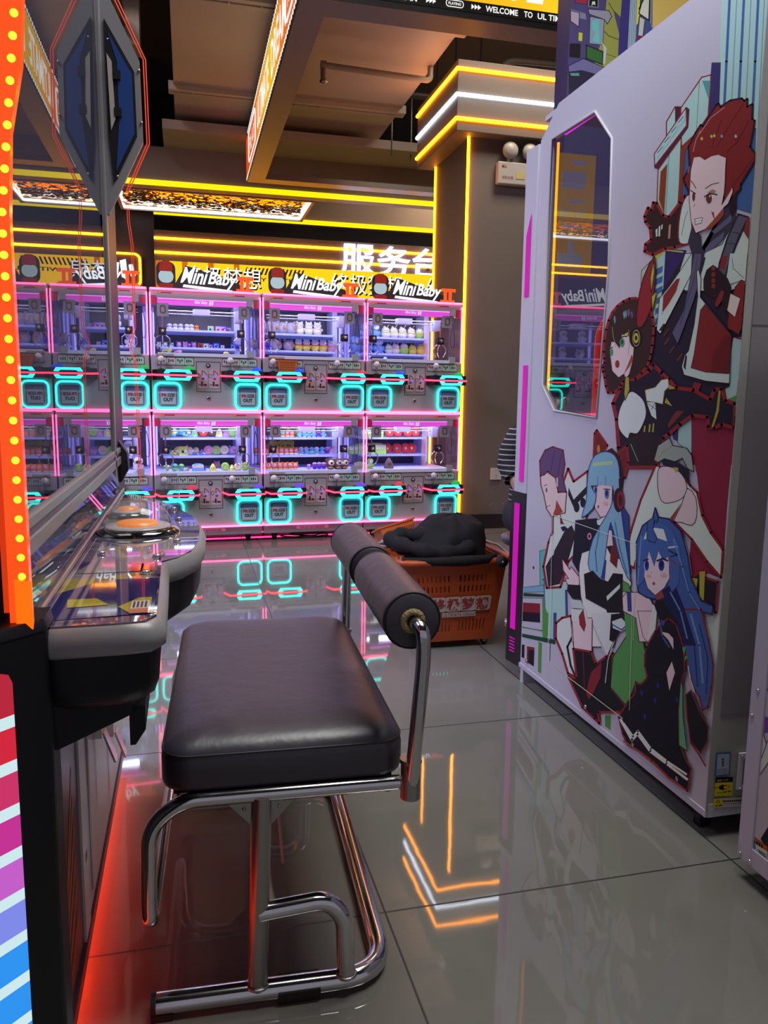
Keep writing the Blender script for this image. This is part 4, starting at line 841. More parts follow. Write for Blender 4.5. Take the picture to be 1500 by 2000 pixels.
# ================================================================== person half hidden behind the printed cabinet
def person():
    q = thing('person', 'person in a black and white striped sleeve sitting mostly hidden behind the cabinet', 'person', (1.50, 3.12, 0))
    SK = mat('skin', linear=(.48, .30, .22), rough=.5)
    me = bpy.data.meshes.new('body')
    V = [(0, 0, .50), (0, 0, .64), (0, -.01, .80), (0, -.02, .88), (0, -.04, .99), (0, -.04, 1.07),
         (-.11, -.02, .84), (-.150, .0, .72), (-.135, -.12, .60), (-.13, -.17, .57),
         (.12, -.02, .84), (.17, .02, .66), (.13, -.16, .56), (.12, -.20, .55),
         (-.08, -.04, .49), (-.10, -.32, .46), (-.13, -.30, .09), (-.14, -.41, .04), (.08, -.04, .49), (.10, -.38, .46), (.10, -.36, .09), (.10, -.47, .04)]
    E_ = [(0, 1), (1, 2), (2, 3), (3, 4), (4, 5), (2, 6), (6, 7), (7, 8), (8, 9), (2, 10), (10, 11), (11, 12), (12, 13), (0, 14), (14, 15), (15, 16), (16, 17), (0, 18), (18, 19), (19, 20), (20, 21)]
    Rr = [.12, .115, .12, .045, .085, .07, .05, .038, .028, .022, .05, .038, .028, .022, .07, .05, .035, .03, .07, .05, .035, .03]
    for side in (-1, 1):
        w = 9 if side < 0 else 13; bx, by, bz = V[w]
        for dx, ln in ((-.020, .055), (-.007, .065), (.006, .06), (.018, .048)):
            i0 = len(V); V += [(bx + dx, by - .035, bz - .004), (bx + dx * 1.1, by - .035 - ln * .5, bz - .012), (bx + dx, by - .030 - ln * .9, bz - .03)]; E_ += [(w, i0), (i0, i0 + 1), (i0 + 1, i0 + 2)]; Rr += [.009, .0085, .007]
        i0 = len(V); V += [(bx - side * .028, by - .02, bz), (bx - side * .036, by - .05, bz - .01)]; E_ += [(w, i0), (i0, i0 + 1)]; Rr += [.010, .008]
    me.from_pydata(V, E_, []); o = bpy.data.objects.new('body', me); COL.objects.link(o); o.parent = q; me.materials.append(SK)
    m = o.modifiers.new('skin', 'SKIN'); m.use_smooth_shade = True
    for i, v in enumerate(me.skin_vertices[0].data): v.radius = (Rr[i], Rr[i]); v.use_root = (i == 0)
    o.modifiers.new('sub', 'SUBSURF').render_levels = 2
    STRIPE = bpy.data.materials.new('striped_knit'); STRIPE.use_nodes = True; nt = STRIPE.node_tree; bs = nt.nodes['Principled BSDF']
    tc = nt.nodes.new('ShaderNodeTexCoord'); sx = nt.nodes.new('ShaderNodeSeparateXYZ'); nt.links.new(tc.outputs['Object'], sx.inputs[0])
    mm = nt.nodes.new('ShaderNodeMath'); mm.operation = 'PINGPONG'; mm.inputs[1].default_value = .011; nt.links.new(sx.outputs['Z'], mm.inputs[0])
    lt = nt.nodes.new('ShaderNodeMath'); lt.operation = 'LESS_THAN'; lt.inputs[1].default_value = .0025; nt.links.new(mm.outputs[0], lt.inputs[0])
    mx = nt.nodes.new('ShaderNodeMix'); mx.data_type = 'RGBA'; mx.inputs[6].default_value = (.012, .012, .014, 1); mx.inputs[7].default_value = (.4, .4, .42, 1); nt.links.new(lt.outputs[0], mx.inputs[0]); nt.links.new(mx.outputs[2], bs.inputs['Base Color']); bs.inputs['Roughness'].default_value = .8
    b = MB()
    b.tube([(-.07, -.01, .86), (-.115, -.01, .84), (-.140, 0, .78), (-.152, .0, .72), (-.145, -.05, .67)], [.06, .062, .06, .055, .05], STRIPE, seg=16)
    b.tube([(.07, -.01, .86), (.125, -.01, .84), (.155, .01, .75), (.17, .02, .66), (.15, -.06, .61)], [.06, .062, .06, .055, .05], STRIPE, seg=16)
    b.tube([(0, 0, .47), (0, 0, .58), (0, 0, .70), (0, -.01, .82), (0, -.02, .89)], [.15, .145, .135, .135, .06], STRIPE, seg=20, flat=.8); b.build('striped_top', q)
    b = MB(); PANT = mat('dark_trousers', linear=(.02, .02, .028), rough=.8)
    for x, kx in ((-.08, -.10), (.08, .10)): b.tube(bend([(x, .02, .50), (kx, -.33, .47), (kx - .02, -.31, .07)], .06), [.09 - .0042 * k for k in range(9)], PANT, seg=14)
    b.build('trousers', q)
    for x, y in ((-.14, -.37), (.10, -.41)):
        b = MB(); b.ball((x, y, .035), (.040, .11, .035), mat('dark_shoe', linear=(.05, .03, .03), rough=.5), 14, 7); b.box((x - .036, y - .10, 0), (x + .036, y + .10, .014), KEY); b.build('shoe', q)
    HR = mat('black_hair', linear=(.012, .010, .010), rough=.5); b = MB(); b.ball((0, -.015, 1.045), (.094, .100, .105), HR, 18, 10); b.build('hair', q)
    b = MB()
    for x in (-.032, .032): b.ball((x, -.125, 1.01), (.012, .006, .007), mat('eye_white', linear=(.7, .7, .7), rough=.3), 10, 6); b.ball((x, -.130, 1.01), .005, KEY, 8, 5)
    b.build('eyes', q)
    b = MB(); b.ball((0, -.128, .99), (.011, .014, .018), SK, 10, 6); b.ball((0, -.122, .96), (.022, .006, .006), mat('lips', linear=(.4, .12, .1), rough=.5), 10, 5)
    for x in (-.088, .088): b.ball((x, -.03, 1.0), (.01, .018, .026), SK, 8, 6)
    b.build('face_features', q)
    s = thing('round_stool', 'dark round stool under the sitting person behind the cabinet', 'stool', (1.50, 3.14, 0))
    b = MB(); b.lathe([(0, .37), (.15, .37), (.16, .385), (.16, .40), (.14, .41), (0, .41)], (0, 0, 0), LEATHER, seg=24); b.build('seat', s)
    b = MB(); b.tube([(0, 0, .01), (0, 0, .38)], .02, CHROME); b.build('pole', s); b = MB(); b.lathe([(0, 0), (.13, 0), (.13, .01), (.03, .025), (0, .025)], (0, 0, 0), CHROME, seg=24); b.build('base', s)
person()
# ================================================================== coin machine on the left
def coin_machine():
    q = thing('coin_pusher_machine', 'large glass fronted coin machine with orange lit edge and a rounded button deck', 'arcade machine', (-.2, 1.5, 0))
    o0 = Vector((-.2, 1.5, 0))
    def B(mb, name, **k):
        par = k.pop('parent', q); o = mb.build(name, par, **k)
        if par is q: o.location = -o0
        return o
    NB = mat('machine_black', linear=(.005, .005, .008), rough=.42, spec=.3); RAIL = mat('rail_grey', linear=(.23, .225, .235), rough=.35); PUR = mat('rail_purple', linear=(.09, .08, .16), rough=.35)
    DOOR = mat('door_lilac_grey', linear=(.55, .50, .53), rough=.35)
    # lower cabinet
    b = MB(); b.box((-.95, .78, .045), (-.2, 2.12, .70), NB); B(b, 'lower_cabinet')
    b = MB(); b.box((-.2, 1.36, .07), (-.190, 2.10, .68), DOOR); b.box((-.19, 1.40, .10), (-.186, 2.06, .64), DOOR); d = B(b, 'door', bevel=.002)
    for y, z, w_, h_ in ((1.47, .36, .03, .09), (1.68, .27, .03, .12)):
        b = MB(); b.box((-.186, y, z), (-.170, y + w_, z + h_), CHROME); b.prism([(-.17, y, z + .01), (-.17, y + w_, z + .01), (-.15, y + w_, z - .05), (-.15, y, z - .05)], (.004, 0, 0), CHROME); b.build('latch', d)
    b = MB(); b.box((-.2, 1.30, .04), (-.188, 1.36, .68), WHITE); b.box((-.1885, 1.325, .20), (-.1875, 1.345, .215), PUR); B(b, 'door_post')
    b = MB(); b.box((-.2, .79, .04), (-.192, 1.30, .68), mat('graphic_panel', linear=(.030, .024, .034), rough=.3)); OG = mat('graphic_orange', linear=(.30, .07, .015), rough=.4)
    for k in range(6): b.poly([(-.1915, 1.02 + k * .02, .03 + k * .035), (-.1915, 1.035 + k * .02, .03 + k * .035), (-.1915, 1.25, .16 + k * .05), (-.1915, 1.24, .17 + k * .05)], OG)
    b.text('LOCKED', (-.191, 1.00, .50), (0, 1, 0), (0, 0, 1), .26, .045, mat('graphic_grey', linear=(.30, .29, .31), rough=.4), bold=.02); B(b, 'graphic_panel')
    b = MB(); b.box((-.205, .8, .042), (-.186, 2.12, .068), mat('kick_strip', linear=(.05, .02, .03), rough=.3)); B(b, 'kick_strip')
    b = MB(); b.box((-.225, .80, .030), (-.207, 2.05, .040), glow('red_underglow', (255, 50, 8), 22.0)); B(b, 'under_light')
    for y in (.95, 2.0):
        b = MB(); b.lathe([(0, 0), (.022, 0), (.022, .012), (.008, .014), (.008, .035)], (-.42, y, 0), BLACK, seg=12); B(b, 'foot')
    # deck: outline, rim, bowl, glass top
    out = [(-.30, .757), (-.06, .762), (-.036, .766), (-.026, .785), (-.027, .90), (-.029, 1.06), (-.008, 1.085), (.010, 1.13), (.021, 1.21), (.025, 1.33), (.014, 1.46), (-.022, 1.62), (-.07, 1.75), (-.11, 1.82), (-.30, 1.85)]
    def inset(f, dz=0): return [(x - f if x > -.29 else x, (y + f if y < .80 else (y - f if y > 1.6 else y))) for x, y in out]
    def ring(f, z): return [(x, y, z) for x, y in inset(f)]
    b = MB(); b.rings([ring(.004, .750), ring(.0, .754), ring(-.001, .764), ring(.002, .774), ring(.008, .779)], RAIL, caps=True); B(b, 'deck_rim')
    b = MB(); rr = [ring(.006, .750), ring(.008, .715), ring(.013, .700), ring(.024, .692), ring(.060, .688)]; b.rings(rr, NB, caps=True)
    b.prism([(-.16, .765, .655), (-.13, .775, .655), (-.066, .85, .655), (-.055, .88, .655), (-.055, 1.7, .655), (-.19, 1.7, .655)], (0, 0, .045), NB)
    b.prism([(-.070, .86, .66), (-.053, .86, .66), (-.053, .86, .632), (-.064, .86, .615), (-.070, .86, .615)], (0, .10, 0), NB); B(b, 'deck_bowl')
    DT = bpy.data.materials.new('deck_print'); DT.use_nodes = True; nt = DT.node_tree; bs = nt.nodes['Principled BSDF']
    tc = nt.nodes.new('ShaderNodeTexCoord'); n1 = nt.nodes.new('ShaderNodeTexNoise'); n1.inputs['Scale'].default_value = 7; n1.inputs['Distortion'].default_value = 2.2; nt.links.new(tc.outputs['Object'], n1.inputs['Vector'])
    cr = nt.nodes.new('ShaderNodeValToRGB'); cr.color_ramp.interpolation = 'EASE'; e = cr.color_ramp.elements; e[0].color = (.006, .010, .10, 1); e[0].position = .40; e[1].color = (.13, .10, .17, 1); e[1].position = .50
    for p_, c_ in ((.58, (.32, .29, .30, 1)), (.66, (.42, .34, .03, 1)), (.72, (.02, .03, .16, 1))): x = e.new(p_); x.color = c_
    nt.links.new(n1.outputs['Fac'], cr.inputs[0]); nt.links.new(cr.outputs[0], bs.inputs['Base Color']); bs.inputs['Roughness'].default_value = .03; bs.inputs['Specular IOR Level'].default_value = 1.0; bs.inputs['Coat Weight'].default_value = 1.0; bs.inputs['Coat Roughness'].default_value = .01; bs.inputs['Coat IOR'].default_value = 1.8
    b = MB(); b.prism(ring(.009, .777), (0, 0, .004), DT); 
    DB = mat('deck_blue', linear=(.008, .012, .12), rough=.03, coat=1); DY = mat('deck_yellow', linear=(.42, .36, .02), rough=.03, coat=1); DG = mat('deck_grey', linear=(.20, .19, .20), rough=.04, coat=1)
    z = .7815
    b.poly([(-.145, .79, z), (-.038, .80, z), (-.038, .96, z), (-.10, .96, z), (-.145, .90, z)], DB)
    b.poly([(-.06, .80, z + .0004), (-.042, .80, z + .0004), (-.042, .865, z + .0004), (-.055, .865, z + .0004), (-.075, .83, z + .0004)], DY); b.poly([(-.125, .835, z + .0004), (-.085, .84, z + .0004), (-.10, .87, z + .0004), (-.13, .87, z + .0004)], DY)
    b.poly([(-.14, 1.00, z), (-.042, 1.00, z), (-.042, 1.08, z), (-.12, 1.10, z)], DG)
    b.text('II', (-.075, 1.0, z + .0004), (1, 0, 0), (0, 1, 0), .028, .045, mat('deck_red', linear=(.45, .07, .02), rough=.05), bold=.1)
    B(b, 'deck_top')
    b = MB(); b.box((-.062, .80, .7818), (-.044, .85, .7822), mat('label_white', linear=(.45, .40, .36), rough=.4)); b.box((-.062, .80, .7822), (-.044, .817, .7825), mat('label_orange', linear=(.40, .13, .06), rough=.4))
    for k in range(4): b.box((-.060 + k * .004, .822, .7822), (-.058 + k * .004, .846, .7825), INK)
    B(b, 'label')
    # domes
    for cx, cy, r_, nm, in_ in ((-.082, 1.30, .055, 'big', 1), (-.108, 1.47, .030, 'small', 0)):
        b = MB(); b.lathe([(r_ * 1.2, 0), (r_ * 1.18, .005), (r_ * 1.03, .009), (r_ * .95, .010), (0, .010)], (cx, cy, .781), mat('glossy_black', linear=(.008, .008, .01), rough=.08, coat=1), seg=32); o = B(b, 'push_button')
        b = MB(); b.lathe([(r_ * .6, .0125), (r_ * .55, .0180), (0, .020)], (cx, cy, .781), mat('button_amber', linear=(.6, .25, .05), rough=.3, emit=(220, 110, 40), es=.6), seg=20); b.lathe([(r_ * .93, .0102), (r_ * .9, .0125), (r_ * .6, .0125)], (cx, cy, .781), mat('insert_grey', linear=(.5, .48, .5), rough=.2), seg=24); b.build('button_insert', o)
        b = MB(); b.rings([[(cx + r_ * .98 * math.cos(t) * math.cos(2 * math.pi * k / 32), cy + r_ * .98 * math.cos(t) * math.sin(2 * math.pi * k / 32), .792 + r_ * .78 * math.sin(t)) for k in range(32)] for t in [i * math.pi / 2 / 9 for i in range(10)]], pane('dome_clear', (.97, .97, .98), 1.45, .0, .08, (.8, .8, .85)), caps=False); b.build('dome', o)
    for x, y in ((-.055, .985), (-.045, 1.085), (-.12, 1.12), (-.02, 1.2), (-.02, 1.42), (-.03, 1.55)):
        b = MB(); b.lathe([(0, 0), (.006, 0), (.005, .004), (0, .005)], (x, y, .7815), CHROME, seg=12); B(b, 'screw')
    b = MB(); b.box((-.075, 1.50, .782), (-.020, 1.512, .852), ACRYL); b.box((-.022, 1.44, .782), (-.018, 1.51, .85), ACRYL); B(b, 'clear_block')
    # front of the play field: sloping clear panel, rods and rails
    b = MB(); b.poly([(-.150, .79, .783), (-.150, 1.86, .783), (-.168, 1.86, .836), (-.168, .79, .836)], CLEAR); B(b, 'lower_pane')
    b = MB(); b.tube([(-.148, .79, .786), (-.148, 1.86, .786)], .004, DULL); B(b, 'pane_rod')
    b = MB(); b.box((-.172, .78, .834), (-.160, 2.0, .852), RAIL); b.box((-.171, .78, .852), (-.163, 2.0, .862), PUR); b.box((-.172, .78, .862), (-.160, 2.0, .874), RAIL); B(b, 'glass_rail', bevel=.001)
    b = MB(); b.poly([(-.165, .79, .874), (-.165, 1.87, .874), (-.165, 1.87, 2.4), (-.165, .79, 2.4)], pane('machine_glass', (.86, .88, .92), 2.7)); B(b, 'glass_pane')
    # interior
    b = MB(); b.box((-.96, .79, .70), (-.93, 1.9, 2.4), mat('interior_back', linear=(.16, .16, .24), rough=.35)); b.box((-.95, 1.86, .78), (-.17, 1.9, 2.4), mat('interior_side', linear=(.20, .20, .28), rough=.3)); b.box((-.95, .775, .78), (-.19, .79, 2.4), NB); b.box((-.95, .79, 2.38), (-.165, 1.9, 2.42), NB)
    b.box((-.93, .79, .76), (-.17, 1.86, .775), mat('playfield', linear=(.11, .08, .16), rough=.12)); B(b, 'interior_shell')
    b = MB(); b.box((-.92, .80, .78), (-.42, 1.84, .84), CWI); b.box((-.90, 1.0, 1.3), (-.88, 1.6, 2.1), mat('interior_haze_glow', linear=(.1, .12, .3), rough=.4, emit=(90, 110, 200), es=.35)); B(b, 'pusher_bed')  # the glowing plate is added for the bluish haze behind the glass
    rr = random.Random(8)
    b = MB()
    for k in range(90): b.lathe([(0, 0), (.011, 0), (.011, .0022), (0, .0022)], (-.38 + rr.random() * .18, .85 + rr.random() * .95, .776 + rr.random() * .003), mat('token_metal', linear=(.5, .45, .5), rough=.25, metal=1), seg=10)
    o = B(b, 'tokens'); o['kind'] = 'stuff'
    # far post
    b = MB(); b.box((-.176, 1.86, .78), (-.160, 1.885, 2.5), RAIL); B(b, 'corner_post', bevel=.002)
    b = MB(); b.box((-.60, 1.90, .70), (-.1655, 2.15, 2.4), NB); b.prism([(-.19, 2.0, .90), (-.165, 2.0, .89), (-.146, 2.0, .86), (-.144, 2.0, .82), (-.16, 2.0, .79), (-.19, 2.0, .78)], (0, .05, 0), NB); B(b, 'black_bracket')
    # hexagonal wing
    Y = 1.862
    hexo = [(-.160, 1.86), (-.150, 1.85), (-.083, 1.71), (-.080, 1.545), (-.155, 1.39), (-.160, 1.39)]
    b = MB(); b.prism([(x, Y, z) for x, z in hexo], (0, .012, 0), RAIL)
    b.prism([(-.152, Y - .001, 1.785), (-.094, Y - .001, 1.685), (-.092, Y - .001, 1.555), (-.142, Y - .001, 1.455), (-.150, Y - .001, 1.55)], (0, -.003, 0), NB)
    BLU = mat('wing_blue', linear=(.012, .05, .22), rough=.25); b.prism([(-.146, Y - .005, 1.76), (-.099, Y - .005, 1.68), (-.097, Y - .005, 1.56), (-.137, Y - .005, 1.48), (-.128, Y - .005, 1.58), (-.128, Y - .005, 1.70)], (0, .001, 0), BLU)
    b.prism([(-.1485, Y - .006, 1.715), (-.139, Y - .006, 1.70), (-.135, Y - .006, 1.585), (-.1445, Y - .006, 1.562)], (0, -.003, 0), mat('wing_cream', linear=(.40, .37, .33), rough=.4))
    for zz in (1.665, 1.59): b.box((-.137, Y - .010, zz), (-.122, Y - .004, zz + .018), NB)
    for x, z in ((-.146, 1.745), (-.084, 1.69), (-.082, 1.585), (-.135, 1.47)): b.ball((x, Y - .002, z), .003, CHROME, 8, 4)
    B(b, 'hexagon_wing')
    OE = glow('orange_acrylic_edge', (255, 80, 50), .75)
    b = MB()
    for g in (0, .005): b.tube([(-.150, Y, 1.86 + g), (-.143 + g, Y, 1.853 + g), (-.075 + g, Y, 1.713), (-.072 + g, Y, 1.543), (-.120 + g, Y, 1.437)], .0013, OE, seg=5)
    for g in (0, .004):
        b.tube([(-.130 + g, Y, 1.42), (-.118 + g, Y, 1.415), (-.118 + g, Y, 1.38), (-.112 + g, Y, 1.33), (-.112 + g, Y, 1.15), (-.125 + g, Y, 1.11), (-.112 + g, Y, 1.07), (-.110 + g, Y, .80)], .0009, OE, seg=5)
    B(b, 'orange_edge')
    b = MB(); b.poly([(-.150, Y + .002, 1.42), (-.112, Y + .002, 1.42), (-.108, Y + .002, .80), (-.150, Y + .002, .80)], CLEAR); B(b, 'clear_wing')
    # near corner: pillar with lit stripes, led column
    b = MB(); pr = [(-.132, .757), (-.148, .741), (-.46, .430), (-.60, .430), (-.60, .80), (-.132, .80)]
    b.prism([(x, y, .0) for x, y in pr], (0, 0, .782), NB); b.rings([[(x, y, z) for x, y in pr] for z in (.780, .784)] + [[(x * .995 - .004, y + .004, .792) for x, y in pr]], NB, caps=True); B(b, 'corner_pillar', bevel=.004)
    d = Vector((-1, -1, 0)).normalized(); nrm = Vector((1, -1, 0)).normalized(); base = Vector((-.148, .741, 0)) + nrm * .002
    cols = [(196, 40, 62), (214, 38, 62), (206, 52, 105), (200, 50, 150), (200, 95, 205), (130, 140, 238), (45, 150, 245), (45, 150, 245), (50, 150, 240)]
    zt = .755; zc = .713; L0 = .016; L1 = .42
    b = MB(); zs = [.755] + [.713 - .0425 * k for k in range(17)]
    def zone(z1, z0_, m, rad=False):
        pts = [base + d * L0 + Vector((0, 0, z1)), base + d * L1 + Vector((0, 0, z1)), base + d * L1 + Vector((0, 0, z0_)), base + d * L0 + Vector((0, 0, z0_))]
        if rad: pts = [base + d * (L0 + .012) + Vector((0, 0, z1)), base + d * L1 + Vector((0, 0, z1)), base + d * L1 + Vector((0, 0, z0_)), base + d * L0 + Vector((0, 0, z0_)), base + d * L0 + Vector((0, 0, z1 - .012)), base + d * (L0 + .0035) + Vector((0, 0, z1 - .0035))]
        b.prism([tuple(p) for p in pts], tuple(nrm * -.0015), m)
    WB_ = glow('stripe_white', (205, 232, 236), 1.0)
    zone(.755, .7135, glow('stripe_0', cols[0], .85), True)
    for k in range(16):
        t = .7135 - k * .0425; zone(t, t - .0115, WB_)
        c = cols[min(k + 1, 8)]; zone(t - .0115, t - .0425, glow('stripe_%d' % min(k + 1, 8), c, .95))
    o = B(b, 'lit_stripe_panel')
    b = MB(); b.box((-.60, .772, .784), (-.165, .786, 2.4), NB); b.ball((-.185, .770, .95), .003, CHROME, 8, 5); B(b, 'near_side_panel')
    OR3 = mat('orange_acrylic', linear=(.6, .05, .01), rough=.1, emit=(255, 62, 10), es=1.6)
    b = MB(); b.prism([(x, .752, z) for x, z in ((-.162, .792), (-.144, .786), (-.144, 1.15), (-.140, 1.22), (-.129, 1.275), (-.125, 1.33), (-.125, 1.42), (-.16, 1.42), (-.16, 1.2))], (0, .012, 0), OR3); B(b, 'orange_light_edge')
    b = MB(); b.box((-.168, .758, .80), (-.163, .785, 1.4), glow('dark_orange', (230, 60, 15), .8)); B(b, 'inner_orange_edge')
    DOT = glow('led_dot', (255, 190, 30), 4.5)
    for k in range(32):
        z = .835 + k * .0177; x = -.150 if z < 1.15 else (-.150 + (z - 1.15) * .11)
        b = MB(); b.ball((x, .752, z), (.0034, .002, .0034), DOT, 10, 6); B(b, 'led')
    b = MB(); b.prism([(x, .748, z) for x, z in ((-.156, .786), (-.142, .786), (-.142, .830), (-.156, .833))], (0, .006, 0), glow('orange_block', (255, 85, 5), 1.9)); B(b, 'led_end_cap')
    return q
coin_machine()
# ================================================================== printed cabinets on the right
PX = 1.14
def on_plane(px, py, point, n):
    d = rt * ((px - 750) / FPX) + up * ((1000 - py) / FPX) + fw; o = Vector((0, 0, CAM_H)); n = Vector(n)
    return o + d * ((Vector(point) - o).dot(n) / d.dot(n))
REG = {'A': (1160, 160, 4.412), 'B': (1140, 500, 4.167), 'C': (1000, 820, 3.0), 'D': (1000, 1200, 3.0), 'P': (0, 0, 1.0), 'T': (1060, 0, 3.409), 'E': (1360, 1340, 5.264)}
WREF = lin((176, 171, 196))
def ink(c):
    c2 = lin(c); return tuple(min(.82, max(.004, a / b_ * .60)) for a, b_ in zip(c2, WREF))
class Art:
    # printed sheet: outlines read off the picture are laid on the panel's own plane as real, thin ink layers
    def __init__(s, point, n, clip=None): s.p = Vector(point); s.n = Vector(n); s.mb = MB(); s.boxes = []; s.clip = clip
    def to(s, reg, pts):
        ox, oy, k = REG[reg]; return [on_plane(ox + x / k, oy + y / k, s.p, s.n) for x, y in pts]
    def layer(s, P3):
        u = [p.y if abs(s.n.x) > .5 else p.x for p in P3]; v = [p.z for p in P3]; bb = (min(u), max(u), min(v), max(v)); l = 1
        for q in s.boxes:
            if not (q[0][1] < bb[0] or q[0][0] > bb[1] or q[0][3] < bb[2] or q[0][2] > bb[3]): l = max(l, q[1] + 1)
        s.boxes.append((bb, l)); return s.n * (.00007 * l)
    def clipy(s, P3):
        if not s.clip: return P3
        y0, y1, z0, z1 = s.clip
        def cut(P, f, lim, sgn):
            out = []
            for i in range(len(P)):
                a, b = P[i - 1], P[i]; fa, fb = sgn * (f(a) - lim), sgn * (f(b) - lim)
                if (fa >= 0) != (fb >= 0): out.append(a.lerp(b, fa / (fa - fb)))
                if fb >= 0: out.append(b)
            return out
        ax = (lambda p: p.y) if abs(s.n.x) > .5 else (lambda p: p.x)
        for f, lim, sg in ((ax, y0, 1), (ax, y1, -1), (lambda p: p.z, z0, 1), (lambda p: p.z, z1, -1)):
            P3 = cut(P3, f, lim, sg)
            if len(P3) < 3: return []
        return P3
    def fill(s, reg, c, pts, smooth=0):
        if smooth: pts = catmull(pts, smooth)
        P3 = s.clipy(s.to(reg, pts))
        if len(P3) < 3: return
        o = s.layer(P3); m = mat('ink_%d_%d_%d' % c, linear=ink(c), rough=.5, spec=.15)
        s.mb.poly([tuple(p + o) for p in P3], m)
    def line(s, reg, c, wd, pts, closed=False, smooth=0):
        if smooth: pts = catmull(pts, smooth); pts = pts if closed else pts[:-smooth + 1]
        if c == MAR: c = (128, 34, 48); wd *= 1.5
        k = REG[reg][2]; n = len(pts); h = wd / 2; s.lo = s.layer(s.to(reg, pts))
        for i in range(n if closed else n - 1):
            a, b = pts[i], pts[(i + 1) % n]; dx, dy = b[0] - a[0], b[1] - a[1]; L = math.hypot(dx, dy) or 1; nx, ny = -dy / L * h, dx / L * h; ex, ey = dx / L * h * .6, dy / L * h * .6
            P3 = s.clipy(s.to(reg, [(a[0] + nx - ex, a[1] + ny - ey), (b[0] + nx + ex, b[1] + ny + ey), (b[0] - nx + ex, b[1] - ny + ey), (a[0] - nx - ex, a[1] - ny - ey)]))
            if len(P3) < 3: continue
            s.mb.poly([tuple(p + s.lo) for p in P3], mat('ink_%d_%d_%d' % c, linear=ink(c), rough=.5, spec=.15))
    def shape(s, reg, c, pts, oc=(62, 22, 38), ow=10, smooth=0):
        s.fill(reg, c, pts, smooth); s.line(reg, oc, ow, pts, True, smooth)
    def ell(s, reg, c, cx, cy, rx, ry, n=18, a0=0): s.fill(reg, c, [(cx + rx * math.cos(2 * math.pi * k / n), cy + ry * math.sin(2 * math.pi * k / n)) for k in range(n)])

MAR = (112, 36, 52); DK = (27, 24, 46); SKN = (200, 176, 203); WH = (178, 190, 206); CYN = (148, 178, 196); NV = (28, 28, 52); RED = (118, 40, 50); OUT = (48, 24, 42)
A = Art((PX, 0, 0), (-1, 0, 0), (1.443, 2.475, .070, 1.915))
# backdrop towers
A.fill('P', CYN, [(1412, -60), (1520, -60), (1500, 160), (1476, 300), (1398, 240), (1405, 120)])
for x0 in (1422, 1436, 1450, 1464, 1478, 1490): A.line('P', (52, 84, 158) if x0 in (1422, 1450, 1478) else (70, 120, 170), 5 if x0 in (1422, 1450, 1478) else 1.4, [(x0 + 6, -60), (x0 - 3, 120), (x0 - 12, 300)])
A.fill('P', (46, 40, 100), [(1390, 122), (1408, 122), (1404, 232), (1386, 250), (1374, 330), (1384, 200)])
A.fill('A', (54, 84, 150), [(780, 560), (1000, 300), (1400, 400), (1370, 1140), (1240, 1100), (1000, 1100), (755, 1000)])
A.shape('A', CYN, [(750, 225), (930, -40), (1010, -60), (985, 290), (885, 440), (755, 560)], MAR, 7)
A.fill('A', (70, 130, 150), [(935, -10), (1005, -10), (992, 160)]); A.line('A', OUT, 3, [(910, -10), (885, 430)])
A.shape('A', CYN, [(625, 465), (625, 345), (700, 215), (745, 215), (740, 330)], MAR, 7); A.fill('A', (60, 26, 52), [(700, 215), (745, 215), (740, 300), (700, 350)])
A.fill('A', (64, 28, 56), [(795, 215), (825, 235), (815, 395), (560, 752), (520, 742), (545, 700), (795, 390)])
A.shape('A', CYN, [(522, 620), (795, 222), (800, 375), (525, 725)], MAR, 6)
for t in (0, 1, 2, 3): A.line('A', (50, 80, 150), 6, [(550 + t * 60, 610 - t * 87), (592 + t * 60, 560 - t * 87)]); A.line('A', (110, 130, 150), 2.5, [(545 + t * 62, 660 - t * 88), (600 + t * 62, 590 - t * 88), (602 + t * 62, 545 - t * 88)])
A.shape('A', CYN, [(555, 760), (650, 625), (755, 480), (730, 1100), (620, 1170), (545, 1060)], MAR, 6)
A.shape('A', (116, 48, 36), [(578, 775), (635, 705), (608, 1140), (563, 1015)], (120, 120, 90), 4); A.line('A', OUT, 3, [(650, 625), (620, 1170)])
A.fill('A', (116, 48, 36), [(755, 570), (885, 445), (880, 500), (790, 590), (762, 985), (722, 1060)])
A.fill('A', (150, 158, 100), [(555, 1020), (620, 1175), (600, 1150), (548, 1090)])
A.fill('A', (42, 34, 96), [(615, 1440), (800, 1450), (760, 1600), (700, 1700), (600, 1990), (590, 1900)])
A.fill('B', (42, 34, 96), [(655, 0), (850, 0), (760, 170), (640, 330), (620, 330)])
A.shape('A', CYN, [(508, 1505), (620, 1440), (600, 1790), (540, 2080), (480, 2080), (500, 1765)], OUT, 4)
A.shape('A', (150, 172, 168), [(412, 1625), (515, 1520), (480, 1780), (405, 1780)], OUT, 5)
A.fill('A', (168, 168, 84), [(515, 1500), (600, 1440), (770, 1460), (770, 1472), (620, 1455), (530, 1540), (480, 1765)])
for yy in (80, 160, 240, 320, 400, 480): A.fill('B', (56, 90, 160), [(585, yy + 30), (645, yy), (640, yy + 50), (580, yy + 80)])
A.fill('B', (160, 170, 90), [(575, 300), (600, 280), (590, 420), (560, 470)])
